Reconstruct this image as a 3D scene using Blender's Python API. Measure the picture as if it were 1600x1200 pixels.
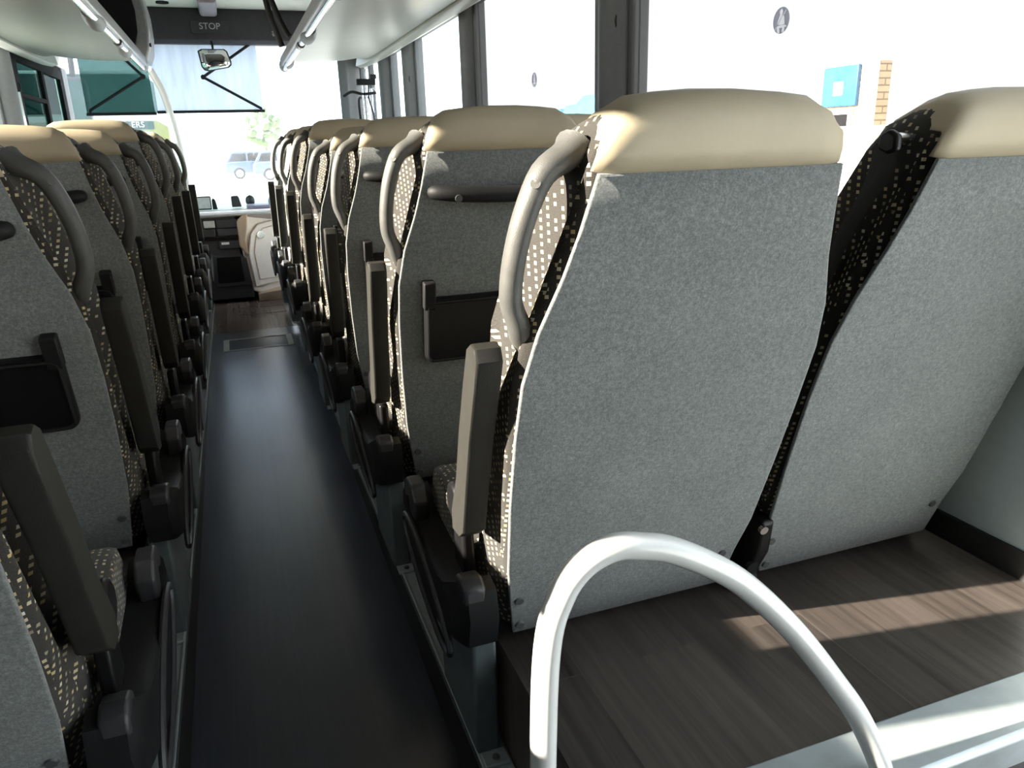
import bpy, bmesh, math, random
from mathutils import Vector, Matrix
random.seed(7)
for o in list(bpy.data.objects):
    bpy.data.objects.remove(o)
S = bpy.context.scene
C = S.collection
PI = math.pi

# ------------------------------------------------------------------ camera
cam_d = bpy.data.cameras.new('camera')
cam_d.sensor_width = 36.0
cam_d.lens = 36.0 * 1170.0 / 1600.0
cam_d.clip_start = 0.02
cam_d.clip_end = 400
cam = bpy.data.objects.new('camera', cam_d)
C.objects.link(cam)
cam.matrix_world = Matrix((
    (0.93962971, 0.12961003, -0.31669742, 0.0),
    (-0.34097038, 0.27646247, -0.89850303, 0.0),
    (-0.02890005, 0.95224458, 0.30396553, 1.0),
    (0, 0, 0, 1)))
S.camera = cam

# ------------------------------------------------------------------ world, sun, exposure
W = bpy.data.worlds.new('sky')
S.world = W
W.use_nodes = True
bg = W.node_tree.nodes['Background']
bg.inputs[0].default_value = (0.86, 0.93, 1.0, 1)
bg.inputs[1].default_value = 4.0
sun_d = bpy.data.lights.new('sun', 'SUN')
sun_d.energy = 95.0
sun_d.angle = math.radians(0.53)
sun_d.color = (1.0, 0.94, 0.82)
sun = bpy.data.objects.new('sun', sun_d)
C.objects.link(sun)
SUN_AZ, SUN_EL = math.radians(3.5), math.radians(21)     # azimuth: forward of straight left
to_sun = Vector((-math.cos(SUN_EL) * math.cos(SUN_AZ), math.cos(SUN_EL) * math.sin(SUN_AZ), math.sin(SUN_EL)))
sun.rotation_euler = to_sun.to_track_quat('Z', 'Y').to_euler()
sun.location = (-8, 4, 8)
S.view_settings.view_transform = 'Standard'
S.view_settings.look = 'None'
S.view_settings.gamma = 1.0
S.view_settings.use_curve_mapping = False
S.view_settings.exposure = 0.0


# ------------------------------------------------------------------ materials
def new_mat(name):
    m = bpy.data.materials.new(name)
    m.use_nodes = True
    return m, m.node_tree.nodes, m.node_tree.links, m.node_tree.nodes['Principled BSDF']


def setp(b, col=None, rough=None, metal=None, spec=None, coat=None):
    if col is not None:
        b.inputs['Base Color'].default_value = (*col, 1)
    if rough is not None:
        b.inputs['Roughness'].default_value = rough
    if metal is not None:
        b.inputs['Metallic'].default_value = metal
    if spec is not None:
        b.inputs['Specular IOR Level'].default_value = spec
    if coat is not None:
        b.inputs['Coat Weight'].default_value = coat


def ramp(n, l, src, stops):
    r = n.new('ShaderNodeValToRGB')
    e = r.color_ramp.elements
    while len(e) < len(stops):
        e.new(0.5)
    for i, (p, c) in enumerate(stops):
        e[i].position = p
        e[i].color = (*c, 1)
    l.new(src, r.inputs[0])
    return r


def mth(n, l, op, a, b=None):
    x = n.new('ShaderNodeMath')
    x.operation = op
    for i, v in enumerate((a, b)):
        if v is None:
            continue
        if isinstance(v, (int, float)):
            x.inputs[i].default_value = v
        else:
            l.new(v, x.inputs[i])
    return x.outputs[0]


def noise(n, l, vec, scale, detail=3, rough=0.6):
    t = n.new('ShaderNodeTexNoise')
    t.inputs['Scale'].default_value = scale
    t.inputs['Detail'].default_value = detail
    t.inputs['Roughness'].default_value = rough
    if vec is not None:
        l.new(vec, t.inputs['Vector'])
    return t


def simple(name, col, rough=0.5, metal=0.0, spec=0.5, var=0.12, scale=40, bump=0.0, coat=None):
    """plain coloured surface with a faint procedural mottling"""
    m, n, l, b = new_mat(name)
    setp(b, col, rough, metal, spec, coat)
    tc = n.new('ShaderNodeTexCoord')
    t = noise(n, l, tc.outputs['Object'], scale)
    lo = tuple(c * (1 - var) for c in col)
    hi = tuple(min(1, c * (1 + var)) for c in col)
    r = ramp(n, l, t.outputs['Fac'], [(0.3, lo), (0.7, hi)])
    l.new(r.outputs[0], b.inputs['Base Color'])
    if bump:
        bp = n.new('ShaderNodeBump')
        bp.inputs['Strength'].default_value = bump
        bp.inputs['Distance'].default_value = 0.002
        t2 = noise(n, l, tc.outputs['Object'], 900, 2)
        l.new(t2.outputs['Fac'], bp.inputs['Height'])
        l.new(bp.outputs[0], b.inputs['Normal'])
    return m


M = {}
M['black_plastic'] = simple('black_plastic', (0.012, 0.012, 0.013), 0.55, spec=0.28, bump=0.25)
M['handle_plastic'] = simple('handle_plastic', (0.095, 0.095, 0.092), 0.45, bump=0.3)
M['armrest_plastic'] = simple('armrest_plastic', (0.026, 0.025, 0.022), 0.55, spec=0.35, bump=0.3)
M['gloss_black'] = simple('gloss_black', (0.008, 0.008, 0.009), 0.35, spec=0.3)
M['knob_plastic'] = simple('knob_plastic', (0.04, 0.04, 0.044), 0.33, bump=0.2)
M['leather'] = simple('leather', (0.48, 0.41, 0.29), 0.48, bump=0.15, var=0.05, scale=12)
M['pedestal_metal'] = simple('pedestal_metal', (0.15, 0.178, 0.18), 0.45, 0.3, bump=0.1)
M['strip_metal'] = simple('strip_metal', (0.48, 0.53, 0.55), 0.42, 0.4, scale=15)
M['chrome'] = simple('chrome', (0.75, 0.75, 0.76), 0.16, 1.0, var=0.04)
M['rail_grey'] = simple('rail_grey', (0.30, 0.30, 0.31), 0.4, 0.3)
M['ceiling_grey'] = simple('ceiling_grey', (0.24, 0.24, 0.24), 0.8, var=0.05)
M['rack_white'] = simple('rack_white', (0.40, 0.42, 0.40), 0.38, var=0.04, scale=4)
M['rack_shaded'] = simple('rack_white_shaded', (0.145, 0.165, 0.145), 0.38, var=0.04, scale=4)  # same rack finish, with the left side's shade put into the colour
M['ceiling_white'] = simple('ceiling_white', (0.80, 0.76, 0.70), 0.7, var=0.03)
M['wall_grey'] = simple('wall_grey', (0.48, 0.56, 0.59), 0.55, var=0.04, bump=0.1)
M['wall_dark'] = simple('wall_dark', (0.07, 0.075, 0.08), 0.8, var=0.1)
M['frame_black'] = simple('frame_black', (0.006, 0.006, 0.007), 0.8, spec=0.1)
M['pillar_grey'] = simple('pillar_grey', (0.11, 0.118, 0.125), 0.5, var=0.06)
M['skirting_black'] = simple('skirting_black', (0.012, 0.012, 0.013), 0.5)
M['white_paint'] = simple('white_paint', (0.82, 0.83, 0.82), 0.22, var=0.02, coat=0.5)
M['dash_beige'] = simple('dash_beige', (0.86, 0.78, 0.75), 0.5, var=0.03, bump=0.1)
M['dash_dark'] = simple('dash_dark', (0.045, 0.045, 0.055), 0.5, bump=0.15)
M['header_dark'] = simple('header_dark', (0.035, 0.03, 0.038), 0.6, bump=0.15)
M['sign_grey'] = simple('sign_grey', (0.5, 0.47, 0.47), 0.5)
M['rubber'] = simple('rubber', (0.02, 0.02, 0.022), 0.7)
M['belt_web'] = simple('belt_web', (0.02, 0.02, 0.021), 0.6, scale=300, var=0.3)
M['plug_grey'] = simple('plug_grey', (0.09, 0.095, 0.095), 0.5)
M['screen'] = simple('screen', (0.55, 0.57, 0.58), 0.12)
M['blue_plastic'] = simple('blue_plastic', (0.03, 0.16, 0.42), 0.4)
M['coach_white'] = simple('coach_white', (0.75, 0.75, 0.73), 0.3, var=0.03, scale=2)
M['car_blue'] = simple('car_blue', (0.08, 0.13, 0.30), 0.25, 0.3, coat=0.6)
M['car_navy'] = simple('car_navy', (0.06, 0.10, 0.26), 0.25, 0.3, coat=0.6)
M['tyre'] = simple('tyre', (0.03, 0.03, 0.03), 0.8)
M['sign_blue'] = simple('sign_blue', (0.02, 0.11, 0.30), 0.5, var=0.3, scale=3)
M['skip_blue'] = simple('skip_blue', (0.05, 0.20, 0.36), 0.5, var=0.15, scale=2)
M['paving'] = simple('paving', (0.50, 0.49, 0.47), 0.9, var=0.15, scale=1.5)
M['leafage'] = simple('leafage', (0.10, 0.16, 0.05), 0.8, var=0.4, scale=5)
M['bark'] = simple('bark', (0.12, 0.09, 0.06), 0.9)
M['yellow_paint'] = simple('yellow_paint', (0.6, 0.45, 0.04), 0.5)
M['white_print'] = simple('white_print', (0.85, 0.86, 0.9), 0.6, var=0.02)
M['tan_trim'] = simple('tan_trim', (0.50, 0.38, 0.30), 0.55, var=0.05)

def film(name, col):
    m = bpy.data.materials.new(name)
    m.use_nodes = True
    n, l = m.node_tree.nodes, m.node_tree.links
    n.clear()
    out = n.new('ShaderNodeOutputMaterial')
    t = n.new('ShaderNodeBsdfTransparent')
    t.inputs[0].default_value = (*col, 1)
    d = n.new('ShaderNodeBsdfDiffuse')
    d.inputs[0].default_value = (*col, 1)
    mx = n.new('ShaderNodeMixShader')
    mx.inputs[0].default_value = 0.3
    l.new(t.outputs[0], mx.inputs[1])
    l.new(d.outputs[0], mx.inputs[2])
    l.new(mx.outputs[0], out.inputs[0])
    return m


M['sticker_blue'] = film('sticker_film', (0.60, 0.60, 0.66))
M['clear_film'] = film('clear_film', (0.98, 0.98, 1.0))
# brick wall outside
m, n, l, b = new_mat('yellow_brick')
tc = n.new('ShaderNodeTexCoord')
bk = n.new('ShaderNodeTexBrick')
bk.inputs['Scale'].default_value = 1.0
bk.inputs['Brick Width'].default_value = 0.42
bk.inputs['Row Height'].default_value = 0.15
bk.inputs['Mortar Size'].default_value = 0.018
bk.inputs['Color1'].default_value = (0.60, 0.46, 0.30, 1)
bk.inputs['Color2'].default_value = (0.66, 0.52, 0.34, 1)
bk.inputs['Mortar'].default_value = (0.30, 0.22, 0.14, 1)
l.new(tc.outputs['UV'], bk.inputs['Vector'])
l.new(bk.outputs['Color'], b.inputs['Base Color'])
setp(b, rough=0.9)
M['yellow_brick'] = m

# grey felt of the seat backs
m, n, l, b = new_mat('grey_felt')
tc = n.new('ShaderNodeTexCoord')
t1 = noise(n, l, tc.outputs['Object'], 420, 4, 0.75)
t2 = noise(n, l, tc.outputs['Object'], 170, 3, 0.6)
t3 = noise(n, l, tc.outputs['Object'], 9, 2, 0.5)
mx = mth(n, l, 'ADD', mth(n, l, 'MULTIPLY', t1.outputs['Fac'], 0.55), mth(n, l, 'MULTIPLY', t2.outputs['Fac'], 0.35))
mx = mth(n, l, 'ADD', mx, mth(n, l, 'MULTIPLY', t3.outputs['Fac'], 0.10))
r = ramp(n, l, mx, [(0.30, (0.10, 0.108, 0.108)), (0.5, (0.215, 0.228, 0.228)), (0.70, (0.40, 0.415, 0.415))])
l.new(r.outputs[0], b.inputs['Base Color'])
bp = n.new('ShaderNodeBump')
bp.inputs['Strength'].default_value = 0.5
bp.inputs['Distance'].default_value = 0.003
l.new(t1.outputs['Fac'], bp.inputs['Height'])
l.new(bp.outputs[0], b.inputs['Normal'])
setp(b, rough=0.95, spec=0.2)
b.inputs['Sheen Weight'].default_value = 0.25
M['felt'] = m

# black moquette with rows of small woven dashes
m, n, l, b = new_mat('dotted_moquette')
tc = n.new('ShaderNodeTexCoord')
sp = n.new('ShaderNodeSeparateXYZ')
l.new(tc.outputs['UV'], sp.inputs[0])
U = mth(n, l, 'DIVIDE', sp.outputs[0], 0.0115)
iu = mth(n, l, 'FLOOR', U)
fu = mth(n, l, 'FRACT', U)
Vv = mth(n, l, 'ADD', mth(n, l, 'DIVIDE', sp.outputs[1], 0.0098), mth(n, l, 'MULTIPLY', mth(n, l, 'MODULO', iu, 2.0), 0.5))
iv = mth(n, l, 'FLOOR', Vv)
fv = mth(n, l, 'FRACT', Vv)
a = mth(n, l, 'LESS_THAN', mth(n, l, 'ABSOLUTE', mth(n, l, 'SUBTRACT', fu, 0.5)), 0.17)
c = mth(n, l, 'LESS_THAN', mth(n, l, 'ABSOLUTE', mth(n, l, 'SUBTRACT', fv, 0.5)), 0.24)
mask = mth(n, l, 'MULTIPLY', a, c)
cx = n.new('ShaderNodeCombineXYZ')
l.new(iu, cx.inputs[0])
l.new(iv, cx.inputs[1])
wn = n.new('ShaderNodeTexWhiteNoise')
wn.noise_dimensions = '2D'
l.new(cx.outputs[0], wn.inputs['Vector'])
mask = mth(n, l, 'MULTIPLY', mask, mth(n, l, 'GREATER_THAN', wn.outputs['Value'], 0.22))
wr = ramp(n, l, wn.outputs['Value'], [(0.2, (0.20, 0.17, 0.11)), (0.5, (0.62, 0.55, 0.40)), (0.72, (0.55, 0.42, 0.16)), (1.0, (0.80, 0.76, 0.66))])
tn = noise(n, l, tc.outputs['UV'], 900, 2)
base = ramp(n, l, tn.outputs['Fac'], [(0.3, (0.012, 0.011, 0.010)), (0.75, (0.055, 0.049, 0.042))])
mixc = n.new('ShaderNodeMix')
mixc.data_type = 'RGBA'
l.new(mask, mixc.inputs[0])
l.new(base.outputs[0], mixc.inputs[6])
l.new(wr.outputs[0], mixc.inputs[7])
l.new(mixc.outputs[2], b.inputs['Base Color'])
bp = n.new('ShaderNodeBump')
bp.inputs['Strength'].default_value = 0.5
bp.inputs['Distance'].default_value = 0.002
l.new(tn.outputs['Fac'], bp.inputs['Height'])
l.new(bp.outputs[0], b.inputs['Normal'])
setp(b, rough=0.85, spec=0.25)
b.inputs['Sheen Weight'].default_value = 0.3
M['moquette'] = m


def wood(name, c_lo, c_hi, rough, plank_w=0.105, plank_l=0.9, spec=0.6, ior=1.5, bump=0.12):
    m, n, l, b = new_mat(name)
    tc = n.new('ShaderNodeTexCoord')
    mp = n.new('ShaderNodeMapping')
    mp.inputs['Rotation'].default_value = (0, 0, PI / 2)
    l.new(tc.outputs['UV'], mp.inputs['Vector'])
    bk = n.new('ShaderNodeTexBrick')
    bk.inputs['Scale'].default_value = 1.0
    bk.inputs['Brick Width'].default_value = plank_l
    bk.inputs['Row Height'].default_value = plank_w
    bk.inputs['Mortar Size'].default_value = 0.0012
    bk.inputs['Bias'].default_value = 0.0
    bk.inputs['Color1'].default_value = (0, 0, 0, 1)
    bk.inputs['Color2'].default_value = (1, 1, 1, 1)
    bk.inputs['Mortar'].default_value = (0.9, 0.9, 0.9, 1)
    l.new(mp.outputs[0], bk.inputs['Vector'])
    m2 = n.new('ShaderNodeMapping')
    m2.inputs['Scale'].default_value = (3.0, 70.0, 1)
    l.new(mp.outputs[0], m2.inputs['Vector'])
    ad = n.new('ShaderNodeVectorMath')
    ad.operation = 'ADD'
    l.new(m2.outputs[0], ad.inputs[0])
    l.new(bk.outputs['Color'], ad.inputs[1])
    g = noise(n, l, ad.outputs[0], 1.0, 5, 0.65)
    g2 = noise(n, l, tc.outputs['UV'], 2.2, 2)
    f = mth(n, l, 'ADD', mth(n, l, 'MULTIPLY', g.outputs['Fac'], 0.65), mth(n, l, 'MULTIPLY', bk.outputs['Color'], 0.22))
    f = mth(n, l, 'ADD', f, mth(n, l, 'MULTIPLY', g2.outputs['Fac'], 0.12))
    r = ramp(n, l, f, [(0.22, c_lo), (0.75, c_hi)])
    l.new(r.outputs[0], b.inputs['Base Color'])
    bp = n.new('ShaderNodeBump')
    bp.inputs['Strength'].default_value = bump
    bp.inputs['Distance'].default_value = 0.002
    l.new(g.outputs['Fac'], bp.inputs['Height'])
    l.new(bp.outputs[0], b.inputs['Normal'])
    setp(b, rough=rough, spec=spec)
    b.inputs['IOR'].default_value = ior
    return m


M['wood_floor'] = wood('dark_wood_vinyl', (0.012, 0.010, 0.0095), (0.125, 0.103, 0.092), 0.36)
M['aisle_floor'] = wood('aisle_wood_vinyl', (0.022, 0.024, 0.032), (0.062, 0.066, 0.086), 0.35, 0.14, 1.1, 1.0, 1.6, 0.03)
_b = M['aisle_floor'].node_tree.nodes['Principled BSDF']          # sealed vinyl: a soft clear top layer
_b.inputs['Coat Weight'].default_value = 1.0
_b.inputs['Coat Roughness'].default_value = 0.24
_b.inputs['Coat IOR'].default_value = 1.9
_b.inputs['Coat Tint'].default_value = (0.80, 0.86, 1.0, 1)


def glass(name, tint, gloss=0.05, glare_veil=0.0):
    """pane: mostly straight-through light, a little mirror reflection, a milky veil imitating glare"""
    m = bpy.data.materials.new(name)
    m.use_nodes = True
    n, l = m.node_tree.nodes, m.node_tree.links
    n.clear()
    out = n.new('ShaderNodeOutputMaterial')
    tr = n.new('ShaderNodeBsdfTransparent')
    tr.inputs[0].default_value = (*tint, 1)
    gl = n.new('ShaderNodeBsdfGlossy')
    gl.inputs['Roughness'].default_value = 0.02
    mx = n.new('ShaderNodeMixShader')
    mx.inputs[0].default_value = gloss
    l.new(tr.outputs[0], mx.inputs[1])
    l.new(gl.outputs[0], mx.inputs[2])
    last = mx
    if glare_veil:
        tl = n.new('ShaderNodeBsdfTranslucent')  # translucent share added to imitate veiling glare
        tl.inputs[0].default_value = (0.9, 0.93, 1.0, 1)
        tc = n.new('ShaderNodeTexCoord')
        t = noise(n, l, tc.outputs['Object'], 3.0, 4)
        fac = mth(n, l, 'MULTIPLY', t.outputs['Fac'], glare_veil * 2)
        m2 = n.new('ShaderNodeMixShader')
        l.new(fac, m2.inputs[0])
        l.new(mx.outputs[0], m2.inputs[1])
        l.new(tl.outputs[0], m2.inputs[2])
        last = m2
    l.new(last.outputs[0], out.inputs[0])
    return m


M['glass'] = glass('window_glass', (0.575, 0.565, 0.55), 0.04, 0.01)
M['clear_glass'] = glass('clear_glass', (0.95, 0.97, 0.97), 0.04, 0.01)
M['windscreen'] = glass('windscreen_glass', (0.96, 0.98, 0.99), 0.04, 0.06)
M['driver_glass'] = glass('driver_window_glass', (0.26, 0.37, 0.35), 0.06, 0.0)


def blind_mat(name, tint, opac, col):
    m = bpy.data.materials.new(name)
    m.use_nodes = True
    n, l = m.node_tree.nodes, m.node_tree.links
    n.clear()
    out = n.new('ShaderNodeOutputMaterial')
    tr = n.new('ShaderNodeBsdfTransparent')
    tr.inputs[0].default_value = (*tint, 1)
    tl = n.new('ShaderNodeBsdfTranslucent')
    df = n.new('ShaderNodeBsdfDiffuse')
    tc = n.new('ShaderNodeTexCoord')
    mp = n.new('ShaderNodeMapping')
    mp.inputs['Scale'].default_value = (9, 1, 1.2)
    l.new(tc.outputs['Object'], mp.inputs['Vector'])
    t = noise(n, l, mp.outputs[0], 2.0, 4)
    r = ramp(n, l, t.outputs['Fac'], [(0.3, tuple(c * 0.82 for c in col)), (0.7, col)])
    l.new(r.outputs[0], tl.inputs[0])
    l.new(r.outputs[0], df.inputs[0])
    m1 = n.new('ShaderNodeMixShader')
    m1.inputs[0].default_value = 0.4
    l.new(tl.outputs[0], m1.inputs[1])
    l.new(df.outputs[0], m1.inputs[2])
    m2 = n.new('ShaderNodeMixShader')
    m2.inputs[0].default_value = opac
    l.new(tr.outputs[0], m2.inputs[1])
    l.new(m1.outputs[0], m2.inputs[2])
    l.new(m2.outputs[0], out.inputs[0])
    return m


M['blind'] = blind_mat('blind_fabric', (0.80, 0.86, 0.95), 0.80, (0.84, 0.89, 0.97))
M['blind_green'] = blind_mat('blind_fabric_green', (0.55, 0.70, 0.68), 0.55, (0.05, 0.12, 0.11))

# glass of the neighbouring coach: dark, green, with pale reflections painted into the colour
m, n, l, b = new_mat('coach_glass_green')
tc = n.new('ShaderNodeTexCoord')
mp = n.new('ShaderNodeMapping')
mp.inputs['Scale'].default_value = (1.4, 1, 0.5)
l.new(tc.outputs['Object'], mp.inputs['Vector'])
t = noise(n, l, mp.outputs[0], 1.6, 3)
r = ramp(n, l, t.outputs['Fac'], [(0.35, (0.012, 0.045, 0.042)), (0.62, (0.03, 0.10, 0.09)), (0.8, (0.10, 0.18, 0.17))])
l.new(r.outputs[0], b.inputs['Base Color'])
setp(b, rough=0.5, spec=0.15)
M['coach_glass'] = m
m, n, l, b = new_mat('coach_glass_leafy')  # yellow-green reflections painted into the glass colour
tc = n.new('ShaderNodeTexCoord')
t = noise(n, l, tc.outputs['Object'], 2.6, 3)
r = ramp(n, l, t.outputs['Fac'], [(0.3, (0.10, 0.16, 0.03)), (0.5, (0.26, 0.28, 0.08)), (0.7, (0.22, 0.32, 0.24))])
l.new(r.outputs[0], b.inputs['Base Color'])
setp(b, rough=0.5, spec=0.2)
M['coach_glass_leafy'] = m


# ------------------------------------------------------------------ mesh helpers
class MB:
    def __init__(self):
        self.v, self.f = [], []

    def add(self, vs, fs):
        o = len(self.v)
        self.v += [tuple(p) for p in vs]
        self.f += [tuple(o + i for i in q) for q in fs]
        return self

    def box(self, x0, x1, y0, y1, z0, z1):
        vs = [(x, y, z) for z in (z0, z1) for y in (y0, y1) for x in (x0, x1)]
        return self.add(vs, [(0, 2, 3, 1), (4, 5, 7, 6), (0, 1, 5, 4), (2, 6, 7, 3), (0, 4, 6, 2), (1, 3, 7, 5)])

    def prism(self, poly, axis, a, b):
        """polygon in the two other axes (order x,y,z), extruded along axis from a to b"""
        def pt(p, t):
            if axis == 'x':
                return (t, p[0], p[1])
            if axis == 'y':
                return (p[0], t, p[1])
            return (p[0], p[1], t)
        n = len(poly)
        vs = [pt(p, a) for p in poly] + [pt(p, b) for p in poly]
        fs = [tuple(range(n)), tuple(range(2 * n - 1, n - 1, -1))]
        fs += [(i, (i + 1) % n, n + (i + 1) % n, n + i) for i in range(n)]
        return self.add(vs, fs)

    def loft(self, rings, closed=False, cap=True):
        n = len(rings[0])
        vs = [p for r in rings for p in r]
        fs = []
        k = len(rings)
        for i in range(k if closed else k - 1):
            for j in range(n):
                a, b2 = i * n + j, i * n + (j + 1) % n
                c2, d = ((i + 1) % k) * n + (j + 1) % n, ((i + 1) % k) * n + j
                fs.append((a, b2, c2, d))
        if cap and not closed:
            fs.append(tuple(range(n - 1, -1, -1)))
            fs.append(tuple((k - 1) * n + j for j in range(n)))
        return self.add(vs, fs)

    def tube(self, path, r, n=12, flat=1.0, up=(0, 0, 1), closed=False):
        """tube along path; r number or list; flat squashes across the second axis"""
        P = [Vector(p) for p in path]
        k = len(P)
        rs = r if isinstance(r, (list, tuple)) else [r] * k
        rings = []
        prev = None
        for i in range(k):
            if closed:
                t = P[(i + 1) % k] - P[i - 1]
            else:
                t = P[min(i + 1, k - 1)] - P[max(i - 1, 0)]
            t.normalize()
            if prev is None:
                u = Vector(up)
                if abs(u.dot(t)) > 0.95:
                    u = Vector((0, 1, 0))
            else:
                u = prev
            a = (u - t * u.dot(t)).normalized()
            prev = a
            b2 = t.cross(a)
            rings.append([P[i] + (a * math.cos(2 * PI * j / n) + b2 * (flat * math.sin(2 * PI * j / n))) * rs[i] for j in range(n)])
        return self.loft(rings, closed=closed)

    def disc(self, c, nrm, r, t, n=20, r2=None):
        nv = Vector(nrm).normalized()
        return self.tube([Vector(c), Vector(c) + nv * t], [r, r if r2 is None else r2], n)

    def ball(self, c, rx, ry, rz, nu=16, nv=10):
        rings = []
        for i in range(nv + 1):
            th = PI * (0.02 + 0.96 * i / nv)
            rings.append([(c[0] + rx * math.sin(th) * math.cos(2 * PI * j / nu), c[1] + ry * math.sin(th) * math.sin(2 * PI * j / nu), c[2] - rz * math.cos(th)) for j in range(nu)])
        return self.loft(rings)

    def build(self, name, mat, parent=None, angle=38, bevel=0.0, seg=2, mirror=False, solid=0.0, shift=None, sub=0):
        me = bpy.data.meshes.new(name)
        vs = self.v
        if shift:
            vs = [(x - shift[0], y - shift[1], z - shift[2]) for x, y, z in vs]
        if mirror:
            vs = [(-x, y, z) for x, y, z in vs]
        me.from_pydata(vs, [], self.f)
        bm = bmesh.new()
        bm.from_mesh(me)
        bmesh.ops.recalc_face_normals(bm, faces=bm.faces[:])
        uv = bm.loops.layers.uv.new('UVMap')
        for f in bm.faces:
            nx, ny, nz = abs(f.normal.x), abs(f.normal.y), abs(f.normal.z)
            for lp in f.loops:
                c = lp.vert.co
                if nz >= nx and nz >= ny:
                    lp[uv].uv = (c.x, c.y)
                elif nx >= ny:
                    lp[uv].uv = (c.y, c.z)
                else:
                    lp[uv].uv = (c.x, c.z)
        bm.to_mesh(me)
        bm.free()
        for p in me.polygons:
            p.use_smooth = True
        me.set_sharp_from_angle(angle=math.radians(angle))
        me.materials.append(M[mat] if isinstance(mat, str) else mat)
        o = bpy.data.objects.new(name, me)
        C.objects.link(o)
        if parent:
            o.parent = parent
        if shift:
            o.location = shift if not mirror else (-shift[0], shift[1], shift[2])
        if solid:
            md = o.modifiers.new('thickness', 'SOLIDIFY')
            md.thickness = solid
            md.offset = 1
        if bevel:
            md = o.modifiers.new('bevel', 'BEVEL')
            md.width = bevel
            md.segments = seg
            md.limit_method = 'ANGLE'
            md.angle_limit = math.radians(35)
        if sub:
            md = o.modifiers.new('subdivision', 'SUBSURF')
            md.levels = md.render_levels = sub
        return o


def curve(pts, k=6):
    """Catmull-Rom smoothing of a polyline"""
    P = [Vector(p) for p in pts]
    out = []
    for i in range(len(P) - 1):
        p0, p1, p2, p3 = P[max(i - 1, 0)], P[i], P[i + 1], P[min(i + 2, len(P) - 1)]
        for j in range(k):
            t = j / k
            out.append(0.5 * ((2 * p1) + (p2 - p0) * t + (2 * p0 - 5 * p1 + 4 * p2 - p3) * t * t + (3 * p1 - p0 - 3 * p2 + p3) * t ** 3))
    out.append(P[-1])
    return out


def rrect(x0, x1, y0, y1, r, k=5):
    out = []
    for cx, cy, a0 in ((x1 - r, y1 - r, 0), (x0 + r, y1 - r, PI / 2), (x0 + r, y0 + r, PI), (x1 - r, y0 + r, 1.5 * PI)):
        for i in range(k + 1):
            a = a0 + PI / 2 * i / k
            out.append((cx + r * math.cos(a), cy + r * math.sin(a)))
    return out


def interp(tab, x):
    if x <= tab[0][0]:
        return tab[0][1]
    for (a, b), (c2, d) in zip(tab, tab[1:]):
        if x <= c2:
            return b + (d - b) * (x - a) / (c2 - a)
    return tab[-1][1]


def tag(o, label, cat, group=None):
    o['label'] = label
    o['category'] = cat
    if group:
        o['group'] = group
    return o


def thing(name, label, cat, loc=(0, 0, 0), group=None):
    o = bpy.data.objects.new(name, None)
    o.empty_display_size = 0.1
    C.objects.link(o)
    o.location = loc
    return tag(o, label, cat, group)


def struct(o):
    o['kind'] = 'structure'
    return o


def text_mesh(body, name, mat, size, loc, rot, parent=None, depth=0.0015):
    cu = bpy.data.curves.new(name, 'FONT')
    cu.body = body
    cu.size = size
    cu.extrude = depth
    cu.align_x = 'CENTER'
    cu.align_y = 'CENTER'
    tmp = bpy.data.objects.new(name + '_tmp', cu)
    C.objects.link(tmp)
    bpy.context.view_layer.update()
    dg = bpy.context.evaluated_depsgraph_get()
    me = bpy.data.meshes.new_from_object(tmp.evaluated_get(dg))
    bpy.data.objects.remove(tmp)
    me.materials.clear()
    me.materials.append(M[mat])
    o = bpy.data.objects.new(name, me)
    C.objects.link(o)
    o.location = loc
    o.rotation_euler = rot
    if parent:
        o.parent = parent
    return o


# ------------------------------------------------------------------ the bus shell
AL, AR = -0.222, 0.27            # aisle edges
WL, WR = -1.25, 1.30             # inner side walls
RF = 0.20                        # raised floor under the seats
Y0, YF = -1.6, 7.9               # back and front of what is built
BAY = 5.05                       # where the raised floor ends at the front
NOSE = 0.60                      # edge of the rear stairwell on the right


def aisle_z(y):
    return min(0.0, -0.146 + 0.0406 * (y - 1.0))


# aisle floor: ramps gently up towards the front, then level to the dashboard
fl = MB()
ys = [Y0, 0.0, 1.0, 2.0, 3.0, 4.0, 4.596]
rows_ = []
for y in ys:
    x0, x1 = (AL - 0.006, AR + 0.006) if y < 4.5 else (AL - 0.006, AR + 0.006)
    z = aisle_z(y)
    rows_.append([(x0, y, z), (x1, y, z), (x1, y, z - 0.05), (x0, y, z - 0.05)])
fl.loft(rows_)
struct(fl.build('floor', 'aisle_floor', angle=60))
M['front_floor_lit'] = wood('front_wood_lit', (0.10, 0.075, 0.068), (0.26, 0.205, 0.19), 0.25, 0.14, 1.1, 0.6)  # lighter copy of the floor wood, bright reflection painted into its colour
struct(MB().box(AL - 0.006, AR + 0.006, 4.597, YF, -0.05, 0.0).build('floor_front', 'front_floor_lit'))
# raised floors under the seats, each with the riser facing the aisle
struct(MB().box(0.325, WR, NOSE, BAY + 0.1, -0.25, RF).build('floor_right', 'wood_floor'))
struct(MB().box(WL, -0.277, Y0, BAY, -0.25, RF).build('floor_left', 'wood_floor'))
# front floor areas beside the dashboard and door
struct(MB().box(AR + 0.008, WR, BAY + 0.102, YF, -0.25, -0.02).build('floor_entrance', 'wood_floor'))
struct(MB().box(WL, AL - 0.008, BAY + 0.002, YF, -0.25, 0.02).build('floor_driver', 'aisle_floor'))
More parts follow.
